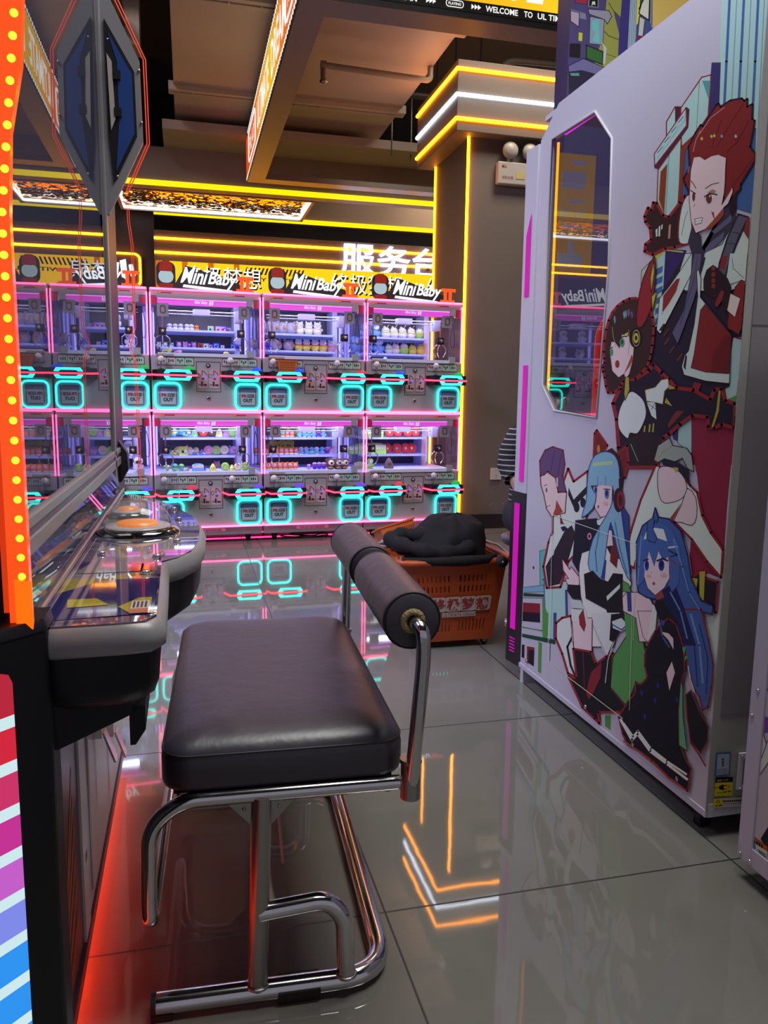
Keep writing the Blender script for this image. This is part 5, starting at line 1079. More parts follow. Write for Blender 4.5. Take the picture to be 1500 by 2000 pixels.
# right side backdrop of the middle
A.shape('B', CYN, [(1215, 655), (1300, 680), (1250, 1145), (1160, 1175), (1140, 1060)], MAR, 9)
A.fill('B', (80, 130, 80), [(1165, 1170), (1250, 1130), (1240, 1200)])
A.fill('B', (126, 32, 66), [(860, 1320), (1240, 1300), (1240, 1700), (880, 1700)]); A.fill('C', (126, 32, 66), [(960, 60), (1055, 0), (1300, 0), (1300, 100), (1262, 500), (1235, 900), (1110, 540), (1085, 330), (1050, 160)])
A.shape('B', CYN, [(770, 1400), (880, 1310), (880, 1610), (765, 1520)], (50, 80, 50), 5); A.fill('B', (50, 44, 110), [(720, 1440), (772, 1400), (768, 1510), (730, 1490)])
A.fill('C', (126, 32, 66), [(1050, 700), (1235, 800), (1230, 930), (1150, 900), (1060, 930), (1040, 800)])
A.fill('C', CYN, [(1130, 1160), (1215, 1150), (1200, 1300), (1150, 1300)]); A.fill('D', WH, [(1130, 20), (1215, 0), (1175, 560), (1140, 520), (1190, 300)])
# lower left blocks
A.shape('C', (80, 150, 175), [(162, 768), (212, 755), (205, 955), (165, 985)], (60, 110, 60), 4)
A.shape('C', (110, 140, 190), [(66, 982), (185, 968), (190, 1008), (66, 1012)], (60, 110, 60), 4); A.fill('C', (30, 50, 62), [(62, 1014), (190, 1022), (190, 1038), (62, 1034)])
A.line('C', (66, 116, 70), 5, [(62, 1042), (185, 1044), (180, 1235), (58, 1215)]); A.fill('C', (112, 34, 48), [(62, 1070), (165, 1076), (165, 1132), (60, 1124)]); A.fill('C', DK, [(60, 1124), (165, 1132), (165, 1188), (60, 1178)])
A.fill('C', CYN, [(195, 955), (320, 950), (330, 1290), (200, 1290)]); A.line('C', (46, 66, 110), 8, [(180, 935), (330, 945)]); A.line('C', (50, 100, 140), 5, [(190, 940), (190, 1020), (200, 1290)])
A.fill('C', (70, 128, 72), [(178, 1040), (212, 1150), (205, 1290), (180, 1290)]); A.line('C', (44, 64, 124), 14, [(318, 1000), (325, 1290)])
A.fill('D', (70, 128, 72), [(180, -10), (215, -10), (210, 130), (182, 130)]); A.fill('D', (26, 60, 52), [(60, 112), (255, 148), (255, 176), (60, 132)]); A.line('D', (66, 116, 70), 4, [(60, 72), (180, 98)])
A.fill('D', (40, 70, 130), [(244, -10), (262, -10), (256, 150), (242, 150)]); A.fill('D', DK, [(58, 176), (74, 178), (72, 258), (56, 250)]); A.fill('D', (110, 34, 48), [(88, 186), (132, 194), (128, 306), (86, 278)]); A.fill('D', DK, [(98, 206), (132, 210), (128, 306), (96, 284)])
A.fill('D', (70, 128, 72), [(156, 160), (176, 166), (170, 345), (153, 335)]); A.line('D', (46, 66, 110), 3, [(226, 140), (222, 270)])
A.fill('D', (70, 128, 72), [(545, 590), (580, 590), (578, 680), (545, 655)])

# ---- standing man with swept red hair, white and red coat
A.fill('B', NV, [(640, 280), (830, -20), (1345, -20), (1300, 660), (1200, 660), (1190, 1060), (1010, 1150), (640, 1120), (540, 900), (560, 590), (600, 570)])
A.shape('A', (40, 22, 30), [(440, 1160), (470, 1085), (498, 1110), (515, 1040), (545, 1045), (600, 1150), (650, 1165), (745, 1040), (790, 980), (760, 1380), (800, 1395), (700, 1425), (620, 1435), (510, 1490), (440, 1460), (448, 1400), (497, 1360), (488, 1260), (448, 1205)], MAR, 16)
A.fill('A', WH, [(535, 1275), (552, 1262), (552, 1330), (538, 1335)]); A.fill('A', WH, [(562, 1250), (576, 1236), (574, 1330), (560, 1330)]); A.fill('A', WH, [(585, 1235), (597, 1225), (594, 1265), (583, 1275)]); A.fill('A', (170, 120, 120), [(650, 1235), (668, 1225), (660, 1350), (642, 1352)])
A.shape('A', WH, [(735, 1220), (770, 1040), (830, 975), (850, 1200), (835, 1370), (780, 1400), (735, 1370)], MAR, 8, 3); A.line('A', OUT, 3, [(760, 1320), (790, 1170), (815, 1110)])
A.shape('A', WH, [(960, 1470), (1110, 1400), (1210, 1190), (1300, 1290), (1345, 1360), (1325, 1740), (1180, 1800), (800, 1800), (700, 1760), (790, 1480)], OUT, 5)
A.shape('B', WH, [(598, 600), (622, 345), (700, 250), (790, 120), (890, -30), (965, -30), (870, 170), (668, 560), (628, 634)], OUT, 5)
A.shape('B', (124, 38, 46), [(642, 470), (650, 322), (760, 185), (792, 180), (760, 290), (700, 390)], WH, 5)
A.fill('A', (48, 44, 70), [(1130, 1080), (1238, 1075), (1222, 1190), (1160, 1310), (965, 1475), (935, 1425), (930, 1330), (848, 1250), (815, 1380), (850, 1480), (835, 1780), (905, 1790), (960, 1480)])
A.shape('B', (84, 80, 122), [(905, -20), (965, -20), (945, 200), (905, 350), (770, 718), (724, 625), (820, 440), (870, 200)], NV, 4); A.line('B', NV, 3, [(935, 0), (900, 200), (790, 560)])
A.fill('A', (84, 80, 122), [(965, 1440), (1000, 1390), (1130, 1290), (1120, 1350), (1030, 1440), (960, 1470)]); A.fill('A', (84, 80, 122), [(1020, 1290), (1150, 1180), (1200, 1130), (1190, 1200), (1050, 1310)])
A.shape('B', WH, [(940, 105), (962, 185), (955, 335), (1210, 640), (1192, 1038), (1000, 1018), (822, 968), (803, 900), (828, 810), (860, 770), (905, 560), (935, 330), (925, 130)], OUT, 6)
A.shape('B', (116, 34, 42), [(995, 392), (1208, 645), (1190, 958), (1000, 945), (880, 910), (905, 800), (958, 440)], NV, 4); A.fill('B', (96, 28, 38), [(1160, 640), (1208, 645), (1190, 958), (1040, 945), (1060, 800), (1100, 720)])
A.fill('B', NV, [(985, 10), (998, 12), (965, 130), (950, 100)]); A.fill('B', NV, [(655, 550), (668, 555), (640, 610), (615, 605)]); A.fill('B', NV, [(835, 805), (848, 815), (835, 930), (818, 900)])
A.shape('A', (78, 78, 108), [(1252, 1140), (1335, 1165), (1225, 1420), (1160, 1600), (1110, 1790), (1050, 1790), (1090, 1560), (1160, 1340)], NV, 14); A.line('A', NV, 4, [(1200, 1295), (1258, 1305), (1230, 1400), (1160, 1390)]); A.fill('A', RED, [(1110, 1495), (1160, 1500), (1130, 1620), (1090, 1610)])
A.fill('A', RED, [(1325, 1165), (1360, 1170), (1352, 1360), (1300, 1290)])
A.fill('B', WH, [(1200, -20), (1338, -20), (1328, 215), (1290, 195), (1180, 235), (1170, 180)]); A.line('B', (110, 110, 160), 6, [(1215, 20), (1225, 100), (1310, 180)])
A.shape('B', (122, 36, 42), [(1240, 255), (1290, 195), (1326, 210), (1300, 560), (1270, 640), (1215, 605), (1178, 590), (1185, 480)], OUT, 5); A.shape('B', (205, 186, 200), [(1195, 300), (1285, 345), (1240, 500), (1170, 440)], OUT, 4)
A.shape('B', (30, 22, 34), [(985, 190), (1010, 115), (1060, 75), (1085, 90), (1180, 185), (1210, 260), (1175, 440), (1150, 440), (1140, 380), (1090, 345), (1020, 310), (985, 270)], OUT, 5)
for yy in (80, 130, 180, 225): A.fill('B', RED, [(1055, yy), (1082, yy + 5), (1076, yy + 40), (1046, yy + 35)])
A.shape('B', RED, [(1080, 370), (1130, 275), (1155, 290), (1140, 350), (1100, 415), (1075, 405)], OUT, 4)
A.fill('B', RED, [(905, 1025), (965, 1040), (935, 1115), (885, 1095)])
for k, (x, y) in enumerate(((660, 620), (660, 690), (700, 760), (765, 820))): A.line('B', (116, 42, 46), 10, [(x + 38, y - 25), (x, y + 30)])
# head
A.shape('A', (112, 30, 38), [(778, 830), (830, 740), (820, 560), (880, 440), (925, 370), (940, 385), (1060, 200), (1078, 185), (1095, 215), (1180, 160), (1280, 142), (1300, 165), (1328, 145), (1325, 215), (1372, 190), (1368, 320), (1392, 335), (1350, 560), (1398, 620), (1392, 680), (1270, 880), (1268, 925), (1230, 960), (1200, 1000), (1150, 1000), (840, 980), (795, 890)], (34, 16, 32), 16)
A.fill('A', (34, 16, 32), [(1210, 980), (1240, 940), (1232, 1090), (1195, 1160), (1170, 1080)])
for p in (([(915, 450), (1010, 310), (1130, 220)]), ([(860, 600), (885, 500), (925, 420)]), ([(815, 780), (830, 730)])): A.line('A', (168, 120, 138), 6, p)
for p in (([(1290, 190), (1200, 330), (1060, 560)]), ([(1340, 330), (1240, 520), (1150, 600)]), ([(1380, 650), (1290, 780), (1200, 880)]), ([(1100, 330), (1020, 560)])): A.line('A', (78, 26, 34), 5, p)
A.shape('A', SKN, [(868, 650), (920, 642), (965, 672), (1020, 638), (1080, 626), (1148, 655), (1142, 740), (1138, 860), (1130, 960), (1110, 1060), (1172, 960), (1202, 900), (1205, 950), (1165, 1050), (1125, 1085), (1105, 1140), (1010, 1250), (885, 1305), (845, 1200), (828, 1010), (842, 760)], (70, 30, 42), 5)
A.fill('A', (132, 58, 50), [(1125, 1085), (1030, 1200), (960, 1275), (1015, 1265), (1095, 1190), (1130, 1140)])
A.line('A', (110, 60, 70), 5, [(1130, 1020), (1165, 960), (1190, 935)])
A.line('A', (50, 20, 34), 6, [(845, 852), (870, 885), (888, 920)]); A.line('A', (50, 20, 34), 6, [(968, 920), (1020, 885), (1085, 868)])
A.fill('A', (150, 110, 120), [(985, 955), (1030, 925), (1060, 940), (1050, 965)])
A.fill('A', (215, 205, 220), [(968, 985), (1010, 962), (1055, 975), (1010, 1050), (980, 1050)]); A.ell('A', (92, 40, 44), 1000, 1005, 26, 44); A.ell('A', (215, 205, 220), 1008, 985, 6, 10); A.line('A', (40, 16, 28), 9, [(960, 990), (1005, 962), (1070, 972)])
A.fill('A', (215, 205, 220), [(848, 955), (880, 960), (880, 1020), (862, 1030)]); A.ell('A', (92, 40, 44), 868, 990, 13, 38); A.line('A', (40, 16, 28), 8, [(842, 935), (885, 965)])
A.line('A', (90, 50, 62), 4, [(878, 1055), (868, 1078)])
A.shape('A', (200, 212, 214), [(878, 1180), (945, 1170), (935, 1215), (880, 1230)], (60, 24, 34), 4); A.line('A', (120, 130, 140), 3, [(880, 1205), (938, 1192)])
A.fill('A', (140, 50, 50), [(1018, 1108), (1030, 1125), (1042, 1118), (1050, 1190), (1030, 1150)])
for x, y, c in ((935, 490, (160, 160, 70)), (1020, 470, (160, 160, 70)), (1045, 465, (160, 160, 70)), (1108, 468, (120, 130, 160)), (1232, 470, (150, 160, 190))): A.fill('A', c, [(x - 14, y), (x, y - 18), (x + 12, y), (x, y + 18)])

# ---- figure with dark hair, headset, black jacket
A.shape('B', DK, [(300, 1080), (340, 990), (430, 1000), (540, 930), (575, 885), (640, 950), (700, 1005), (760, 1075), (900, 1090), (1040, 1170), (1070, 1090), (1130, 1080), (1160, 1180), (1240, 1200), (1235, 1400), (1130, 1370), (1070, 1400), (1020, 1390), (1015, 1310), (890, 1300), (790, 1370), (700, 1450), (650, 1480), (610, 1640), (600, 1720), (300, 1720), (290, 1560), (275, 1330), (245, 1200)], MAR, 20)
A.fill('B', (108, 44, 44), [(690, 1370), (760, 1260), (825, 1262), (700, 1400)])
A.shape('B', (150, 140, 66), [(1105, 1095), (1125, 1095), (1110, 1260), (1065, 1395), (1045, 1395), (1085, 1260)], OUT, 4)
A.shape('B', (192, 198, 220), [(385, 1105), (450, 1130), (500, 1190), (515, 1290), (480, 1390), (440, 1445), (385, 1440), (365, 1485), (315, 1440), (288, 1380), (290, 1290), (320, 1200)], OUT, 5, 3)
A.shape('B', (192, 198, 220), [(508, 1092), (590, 1070), (640, 1010), (695, 1000), (700, 1065), (665, 1100), (650, 1205), (590, 1190), (520, 1180)], (150, 140, 66), 5)
A.fill('B', (152, 142, 66), [(700, 1045), (760, 1080), (700, 1085)]); A.shape('B', (150, 140, 66), [(665, 1195), (680, 1150), (735, 1228)], OUT, 3)
A.fill('B', (192, 198, 220), [(520, 1190), (590, 1190), (600, 1330), (560, 1300)]); A.line('B', OUT, 4, [(515, 1190), (600, 1250)]); A.line('B', OUT, 4, [(590, 1190), (560, 1250)])
for x in (500, 540, 570): A.line('B', (158, 148, 66), 12, [(x + 6, 1365 + (570 - x) * .3), (x, 1430)])
A.fill('B', (40, 28, 40), [(370, 1485), (440, 1445), (560, 1440), (655, 1480), (595, 1600), (590, 1700), (300, 1700), (285, 1580)])
A.line('B', (110, 160, 170), 5, [(390, 1530), (450, 1670)])
A.shape('B', (46, 30, 36), [(160, 905), (178, 870), (170, 780), (190, 600), (240, 460), (330, 370), (430, 342), (520, 400), (570, 500), (575, 650), (555, 800), (520, 900), (430, 1000), (330, 1020), (290, 1085), (205, 1112), (178, 990)], MAR, 13, 2)
A.shape('B', SKN, [(215, 715), (262, 645), (300, 615), (392, 640), (418, 740), (408, 850), (380, 960), (350, 1000), (335, 960), (292, 990), (240, 935), (222, 800)], (70, 34, 44), 4)
A.fill('B', (146, 66, 60), [(400, 800), (412, 840), (382, 900), (335, 960), (370, 880)])
A.fill('B', (46, 30, 36), [(205, 740), (250, 620), (300, 590), (395, 600), (400, 690), (370, 650), (320, 640), (300, 755), (262, 700), (235, 700), (218, 790)])
for p in (([(240, 580), (250, 660), (270, 740)]), ([(375, 600), (380, 700), (370, 800)])): A.line('B', (150, 140, 76), 4, p)
for x, c in ((258, (90, 130, 150)), (335, (100, 140, 165)), (350, (90, 130, 150)), (372, (120, 80, 150)), (398, (100, 70, 130))): A.fill('B', c, [(x - 8, 450 + abs(x - 370) * .5), (x + 4, 425 + abs(x - 370) * .5), (x + 12, 470 + abs(x - 370) * .5), (x + 2, 500 + abs(x - 370) * .5)])
A.ell('B', (70, 130, 100), 322, 705, 20, 38); A.ell('B', (24, 60, 48), 322, 700, 9, 18); A.line('B', (24, 18, 26), 8, [(300, 675), (330, 655), (362, 655)]); A.fill('B', (170, 180, 90), [(335, 640), (370, 620), (365, 650)])
A.ell('B', (70, 130, 100), 236, 785, 14, 30); A.line('B', (24, 18, 26), 7, [(222, 755), (245, 742)]); A.ell('B', (130, 44, 50), 282, 880, 18, 32)
A.ell('B', (22, 18, 26), 433, 668, 52, 82); A.ell('B', (176, 172, 150), 437, 668, 31, 68); A.ell('B', (22, 18, 26), 437, 668, 28, 62); A.ell('B', (176, 160, 60), 436, 668, 22, 42); A.ell('B', (22, 18, 26), 436, 668, 10, 20)
A.shape('B', (128, 34, 48), [(442, 560), (448, 400), (495, 180), (585, 5), (592, 170), (565, 400), (500, 555), (468, 582)], (60, 20, 34), 9, 2); A.shape('B', (158, 160, 70), [(552, 180), (578, 40), (585, 130), (560, 300)], (60, 20, 34), 5)
A.shape('B', (158, 160, 70), [(562, 330), (605, 285), (570, 450)], (60, 20, 34), 6)
A.shape('B', (152, 142, 66), [(348, 985), (378, 985), (382, 1090), (345, 1175), (338, 1120)], OUT, 4)
A.line('B', (110, 30, 52), 8, [(580, 890), (630, 960), (645, 1000)])
# legs in pale stockings
A.shape('C', (186, 200, 210), [(850, 262), (880, 280), (960, 270), (1050, 385), (1092, 425), (1120, 560), (1170, 660), (1242, 760), (1232, 925), (1150, 830), (1060, 700), (960, 600), (880, 575), (800, 640), (740, 800), (720, 868), (690, 850), (678, 770), (700, 660), (760, 470)], MAR, 9)
A.shape('C', SKN, [(868, 285), (915, 272), (975, 295), (1020, 350), (1030, 420), (985, 470), (900, 487), (868, 440), (858, 350)], OUT, 4, 3); A.shape('C', SKN, [(1035, 400), (1085, 460), (1088, 570), (1060, 618), (1000, 600), (955, 590), (1000, 500)], OUT, 4, 2); A.fill('C', (136, 58, 52), [(1000, 485), (950, 590), (930, 580)])
A.fill('C', NV, [(880, 232), (950, 225), (1040, 290), (1050, 390), (1020, 340), (960, 275), (890, 265)]); A.ell('C', (158, 148, 60), 970, 292, 12, 14)
A.shape('C', (140, 146, 160), [(838, 235), (862, 150), (930, 105), (948, 150), (1030, 165), (1060, 210), (1072, 305), (1035, 285), (1005, 225), (960, 245), (900, 228), (860, 250)], OUT, 5); A.line('C', (158, 148, 60), 5, [(850, 240), (890, 190), (945, 150)])
A.shape('C', (26, 24, 38), [(1060, 920), (1130, 885), (1140, 925), (1215, 950), (1200, 1130), (1130, 1060), (1080, 1030)], MAR, 9); A.fill('C', (160, 150, 60), [(1105, 890), (1138, 885), (1130, 1060), (1105, 1040)]); A.fill('C', (160, 150, 60), [(1055, 925), (1095, 930), (1085, 1005)])

# ---- man with purple hair in a pale coat
A.shape('C', (182, 188, 206), [(240, 540), (330, 285), (362, 362), (445, 300), (440, 560), (430, 640), (400, 760), (330, 830), (285, 980), (205, 985), (185, 860), (215, 720), (238, 660)], MAR, 9)
A.fill('C', DK, [(333, 395), (362, 468), (442, 385), (442, 428), (362, 512), (330, 440)]); A.ell('C', DK, 380, 512, 17, 30); A.ell('C', DK, 417, 485, 16, 29)
A.shape('C', (42, 34, 52), [(310, 655), (350, 620), (372, 670), (335, 800), (280, 960), (215, 975), (200, 860), (250, 770)], OUT, 4); A.fill('C', (182, 188, 206), [(228, 680), (262, 700), (245, 790), (200, 830)])
A.shape('C', (194, 170, 190), [(168, 330), (200, 300), (255, 340), (272, 420), (322, 425), (312, 545), (255, 560), (236, 572), (203, 520), (188, 440), (170, 380)], (110, 40, 52), 6); A.fill('C', (136, 58, 52), [(262, 470), (300, 540), (235, 570), (255, 520)])
A.shape('C', (84, 60, 108), [(168, 330), (164, 240), (196, 178), (240, 158), (300, 178), (310, 260), (298, 330), (318, 420), (272, 425), (262, 345), (212, 302), (190, 320)], (100, 34, 60), 8); A.line('C', (60, 44, 84), 4, [(250, 180), (230, 300)]); A.line('C', (60, 44, 84), 4, [(290, 200), (270, 330)])
A.line('C', (50, 30, 44), 3, [(188, 388), (206, 378)]); A.ell('C', (60, 90, 110), 203, 412, 5, 14); A.line('C', (60, 30, 44), 3, [(205, 508), (225, 502)]); A.shape('C', (190, 160, 180), [(260, 340), (272, 335), (272, 390), (262, 400)], OUT, 2)
A.fill('C', (112, 40, 52), [(282, 545), (300, 600), (308, 612), (284, 610)]); A.fill('C', NV, [(285, 630), (310, 622), (332, 640), (300, 655)])

# ---- figure with long pale blue hair and eared headset
A.shape('C', (46, 60, 140), [(640, 480), (690, 560), (700, 900), (640, 900), (560, 600)], OUT, 3)
A.shape('C', (104, 30, 40), [(478, 225), (484, 80), (497, 60), (560, 150), (540, 190)], MAR, 8); A.shape('C', (104, 30, 40), [(620, 200), (680, 150), (688, 250), (665, 340), (640, 330)], MAR, 8); A.ell('C', (160, 120, 60), 507, 170, 9, 24); A.ell('C', (160, 120, 60), 636, 232, 8, 18)
A.fill('C', (50, 24, 34), [(520, 200), (590, 165), (640, 215), (660, 320), (652, 400), (630, 400), (620, 290), (575, 205)])
A.shape('C', NV, [(378, 590), (500, 578), (560, 640), (600, 700), (560, 800), (445, 775), (400, 900), (360, 830), (372, 690)], OUT, 4)
A.shape('C', (196, 196, 214), [(415, 780), (470, 760), (560, 740), (590, 800), (690, 830), (705, 960), (660, 1100), (600, 1330), (470, 1330), (430, 1120), (395, 980), (400, 850)], OUT, 4)
A.fill('C', (100, 34, 46), [(590, 700), (640, 720), (620, 870), (580, 830)]); A.fill('C', (40, 60, 140), [(520, 830), (560, 820), (550, 940), (530, 930)])
A.fill('C', SKN, [(560, 640), (590, 650), (598, 735), (540, 745)])
A.shape('C', SKN, [(480, 378), (595, 378), (592, 480), (572, 560), (525, 572), (492, 520), (482, 440)], (70, 40, 60), 4); A.shape('C', (188, 194, 214), [(500, 590), (560, 560), (540, 625), (505, 615)], OUT, 3)
A.shape('C', (118, 156, 202), [(446, 400), (456, 285), (492, 210), (555, 186), (610, 210), (634, 280), (640, 420), (650, 560), (672, 720), (702, 945), (655, 860), (620, 740), (585, 600), (560, 740), (530, 925), (478, 900), (452, 840), (480, 700), (560, 560), (598, 470), (590, 380), (470, 385), (500, 440), (480, 520), (415, 572), (440, 480)], (40, 70, 130), 5, 2)
A.fill('C', (118, 156, 202), [(448, 388), (460, 280), (520, 200), (590, 220), (605, 388), (560, 382), (520, 378), (480, 384)]); A.line('C', (60, 90, 150), 3, [(508, 330), (508, 380)]); A.line('C', (60, 90, 150), 3, [(555, 330), (555, 382)]); A.fill('C', (150, 180, 150), [(480, 250), (600, 240), (596, 262), (482, 274)])
A.line('C', (66, 104, 170), 7, [(610, 600), (640, 760), (680, 900)]); A.line('C', (66, 104, 170), 7, [(520, 640), (495, 780), (505, 890)])
A.ell('C', (70, 100, 170), 497, 412, 9, 26); A.ell('C', (26, 36, 90), 497, 410, 5, 14); A.ell('C', (70, 100, 170), 562, 432, 13, 30); A.ell('C', (26, 36, 90), 562, 430, 7, 16); A.line('C', (30, 20, 40), 5, [(484, 390), (508, 386)]); A.line('C', (30, 20, 40), 5, [(545, 405), (580, 408)]); A.ell('C', (150, 60, 76), 512, 508, 5, 8); A.ell('C', (208, 150, 170), 556, 490, 14, 10)
A.fill('C', (40, 22, 34), [(632, 345), (655, 345), (652, 410), (634, 410)]); A.ell('C', (54, 22, 34), 632, 470, 31, 72); A.ell('C', (124, 36, 60), 642, 470, 20, 52); A.ell('C', (60, 24, 40), 642, 470, 11, 34)
A.ell('C', (42, 24, 46), 462, 682, 20, 30); A.ell('C', (196, 140, 160), 460, 682, 12, 20); A.ell('C', (42, 24, 46), 460, 682, 6, 12)
A.shape('C', SKN, [(300, 812), (345, 878), (352, 860), (400, 920), (402, 965), (342, 992), (318, 930), (338, 930), (306, 880)], (110, 40, 52), 4)
A.shape('C', (26, 24, 38), [(335, 965), (405, 970), (410, 1050), (360, 1045), (330, 1000)], OUT, 3)
A.shape('C', (24, 22, 34), [(430, 905), (480, 885), (520, 930), (570, 950), (600, 900), (655, 905), (652, 1120), (740, 1185), (720, 1215), (590, 1200), (560, 1110), (440, 1045)], OUT, 4)
A.fill('C', (186, 192, 214), [(560, 1035), (640, 960), (640, 985), (565, 1060)]); A.fill('C', (178, 186, 210), [(600, 1240), (650, 1160), (690, 1210), (650, 1240)])
A.fill('C', (170, 178, 200), [(345, 1050), (410, 1060), (440, 1110), (360, 1100)])
# cape, legs and boots below
A.shape('D', (184, 190, 208), [(264, 50), (300, 20), (352, 8), (372, 200), (388, 372), (334, 345), (300, 230), (262, 140)], MAR, 9); A.line('D', DK, 12, [(365, 120), (330, 190), (350, 300), (380, 370)])
A.shape('C', SKN, [(355, 1180), (480, 1165), (470, 1300), (358, 1300)], OUT, 3); A.shape('D', SKN, [(358, 20), (478, 20), (475, 215), (420, 225), (370, 200)], OUT, 4)
A.fill('C', (184, 190, 208), [(352, 1110), (440, 1110), (450, 1175), (358, 1180)]); A.shape('C', (128, 36, 46), [(400, 1150), (425, 1110), (440, 1200), (430, 1240), (405, 1200)], OUT, 2)
A.fill('D', (188, 190, 212), [(470, -10), (640, -10), (600, 160), (560, 250), (500, 120)]); A.line('D', (140, 140, 180), 4, [(480, 60), (530, 170), (560, 240)])
A.shape('D', (22, 20, 32), [(366, 200), (470, 218), (500, 290), (560, 245), (600, 225), (590, 430), (680, 540), (645, 570), (512, 572), (520, 640), (490, 610), (420, 545), (336, 362), (386, 374)], MAR, 8)
A.line('D', (110, 34, 44), 4, [(425, 225), (432, 430)]); A.shape('D', (116, 34, 50), [(440, 460), (470, 340), (535, 275), (528, 370), (490, 450), (460, 500)], OUT, 3); A.line('D', (180, 190, 205), 4, [(600, 170), (570, 270), (555, 400)])
A.shape('D', (24, 20, 32), [(590, 0), (690, -10), (660, 60), (600, 160), (580, 150)], OUT, 3); A.fill('D', (180, 190, 210), [(595, 40), (650, 20), (685, 60), (650, 100), (600, 80)]); A.line('D', (50, 80, 160), 7, [(600, 60), (650, 90), (684, 60)])
A.shape('D', (76, 132, 82), [(715, 70), (775, 66), (770, 120), (795, 240), (806, 360), (765, 410), (735, 395), (700, 490), (672, 528), (585, 425), (600, 250), (690, 110)], (30, 30, 44), 5)
A.shape('C', (76, 132, 82), [(655, 940), (690, 960), (705, 1010), (655, 1005)], OUT, 3); A.fill('C', (76, 132, 82), [(665, 1120), (740, 1130), (760, 1260), (680, 1290)])

# ---- kneeling figure with long deep blue hair, navy dress
A.shape('C', SKN, [(655, 1040), (680, 1010), (760, 1010), (820, 1050), (860, 1130), (830, 1300), (755, 1300), (735, 1160), (660, 1120)], OUT, 4); A.fill('C', (44, 60, 130), [(682, 1010), (708, 1010), (712, 1125), (688, 1120)])
A.shape('D', SKN, [(745, -20), (850, -20), (800, 160), (778, 130)], OUT, 3); A.fill('C', (192, 194, 214), [(835, 1080), (862, 1100), (850, 1230), (800, 1300), (820, 1180)])
A.shape('C', (58, 84, 160), [(742, 960), (738, 720), (775, 620), (835, 575), (850, 515), (868, 570), (930, 580), (1000, 650), (1040, 790), (1062, 930), (1120, 1060), (1190, 1090), (1185, 1140), (1110, 1120), (1135, 1320), (880, 1320), (895, 1100), (850, 1050), (800, 1040), (752, 1010)], (30, 34, 90), 8)
A.shape('D', (58, 84, 160), [(985, -30), (1120, -30), (1165, 150), (1192, 300), (1180, 430), (1160, 540), (1130, 560), (1110, 480), (1080, 440), (1040, 300), (1005, 120)], (116, 34, 48), 10)
A.line('D', (96, 130, 200), 12, [(1060, 0), (1110, 180), (1130, 400)]); A.line('D', (40, 50, 120), 9, [(1020, 0), (1080, 180), (1100, 420)]); A.line('D', (40, 50, 120), 7, [(1110, 60), (1160, 260), (1150, 460)])
A.fill('C', (26, 30, 84), [(880, 1010), (960, 950), (1020, 1100), (1090, 1320), (900, 1320), (890, 1120)])
A.shape('C', (22, 22, 40), [(845, 1080), (860, 1050), (900, 1060), (935, 1120), (985, 1180), (960, 1320), (850, 1320), (880, 1180)], OUT, 3)
A.shape('C', (206, 182, 208), [(772, 780), (850, 760), (935, 800), (935, 930), (905, 985), (850, 1028), (805, 985), (780, 900)], (50, 34, 70), 4); A.fill('C', (136, 58, 60), [(850, 1028), (890, 1000), (905, 1040), (860, 1055)])
A.fill('C', (62, 90, 168), [(745, 980), (745, 760), (790, 650), (870, 600), (950, 640), (1000, 760), (990, 960), (950, 1010), (930, 960), (940, 870), (925, 800), (900, 830), (870, 770), (845, 860), (815, 770), (790, 870), (785, 940)])
A.fill('C', (192, 202, 220), [(782, 700), (800, 655), (850, 632), (900, 640), (922, 712), (860, 690), (815, 692)]); A.shape('C', (58, 84, 160), [(802, 690), (805, 600), (850, 560), (838, 640), (862, 690), (850, 720), (815, 710)], (30, 34, 90), 4); A.shape('C', (58, 84, 160), [(842, 580), (850, 515), (868, 570), (862, 600)], (30, 34, 90), 3)
A.line('C', (200, 208, 222), 9, [(930, 748), (980, 742)]); A.line('C', (30, 36, 90), 8, [(930, 765), (985, 790), (940, 800)]); A.line('C', (130, 50, 56), 6, [(935, 812), (990, 855)])
A.ell('C', (215, 210, 228), 803, 855, 17, 36); A.ell('C', (48, 52, 150), 802, 852, 13, 32); A.ell('C', (24, 24, 80), 802, 848, 7, 18); A.ell('C', (215, 210, 228), 890, 855, 24, 38); A.ell('C', (48, 52, 150), 888, 852, 18, 34); A.ell('C', (24, 24, 80), 888, 848, 10, 20)
A.line('C', (24, 20, 50), 8, [(784, 825), (810, 815)]); A.line('C', (24, 20, 50), 9, [(862, 825), (895, 812), (925, 825)]); A.ell('C', (214, 150, 172), 812, 915, 16, 10); A.ell('C', (214, 150, 172), 900, 910, 20, 10); A.ell('C', (140, 60, 80), 843, 958, 8, 9); A.line('C', (120, 70, 90), 3, [(826, 890), (832, 896)])
for p in (([(770, 680), (755, 860), (748, 960)]), ([(960, 700), (1010, 860), (1050, 1010), (1110, 1110)]), ([(940, 1010), (1000, 1120), (1040, 1280)])): A.line('C', (88, 122, 196), 9, p)
A.shape('D', (20, 19, 36), [(790, 240), (800, 190), (852, 95), (880, 60), (930, 20), (975, 60), (1020, 200), (1025, 330), (1005, 400), (990, 560), (992, 740), (1030, 850), (1062, 900), (1042, 1035), (1000, 1000), (930, 950), (830, 850), (745, 790), (690, 765), (660, 700), (636, 600), (690, 510), (735, 460), (735, 395), (765, 410), (806, 372), (790, 300)], (118, 34, 44), 9)
A.fill('D', SKN, [(950, 275), (968, 340), (935, 445), (918, 340)]); A.fill('D', SKN, [(885, 100), (930, 110), (958, 140), (960, 205), (930, 150)]); A.fill('D', (50, 70, 150), [(885, 30), (912, 40), (898, 72)])
for x, y in ((772, 460), (850, 505), (868, 415), (792, 600), (980, 500), (1000, 680)): A.fill('D', (30, 40, 120), [(x - 10, y), (x, y - 24), (x + 10, y), (x, y + 22)])
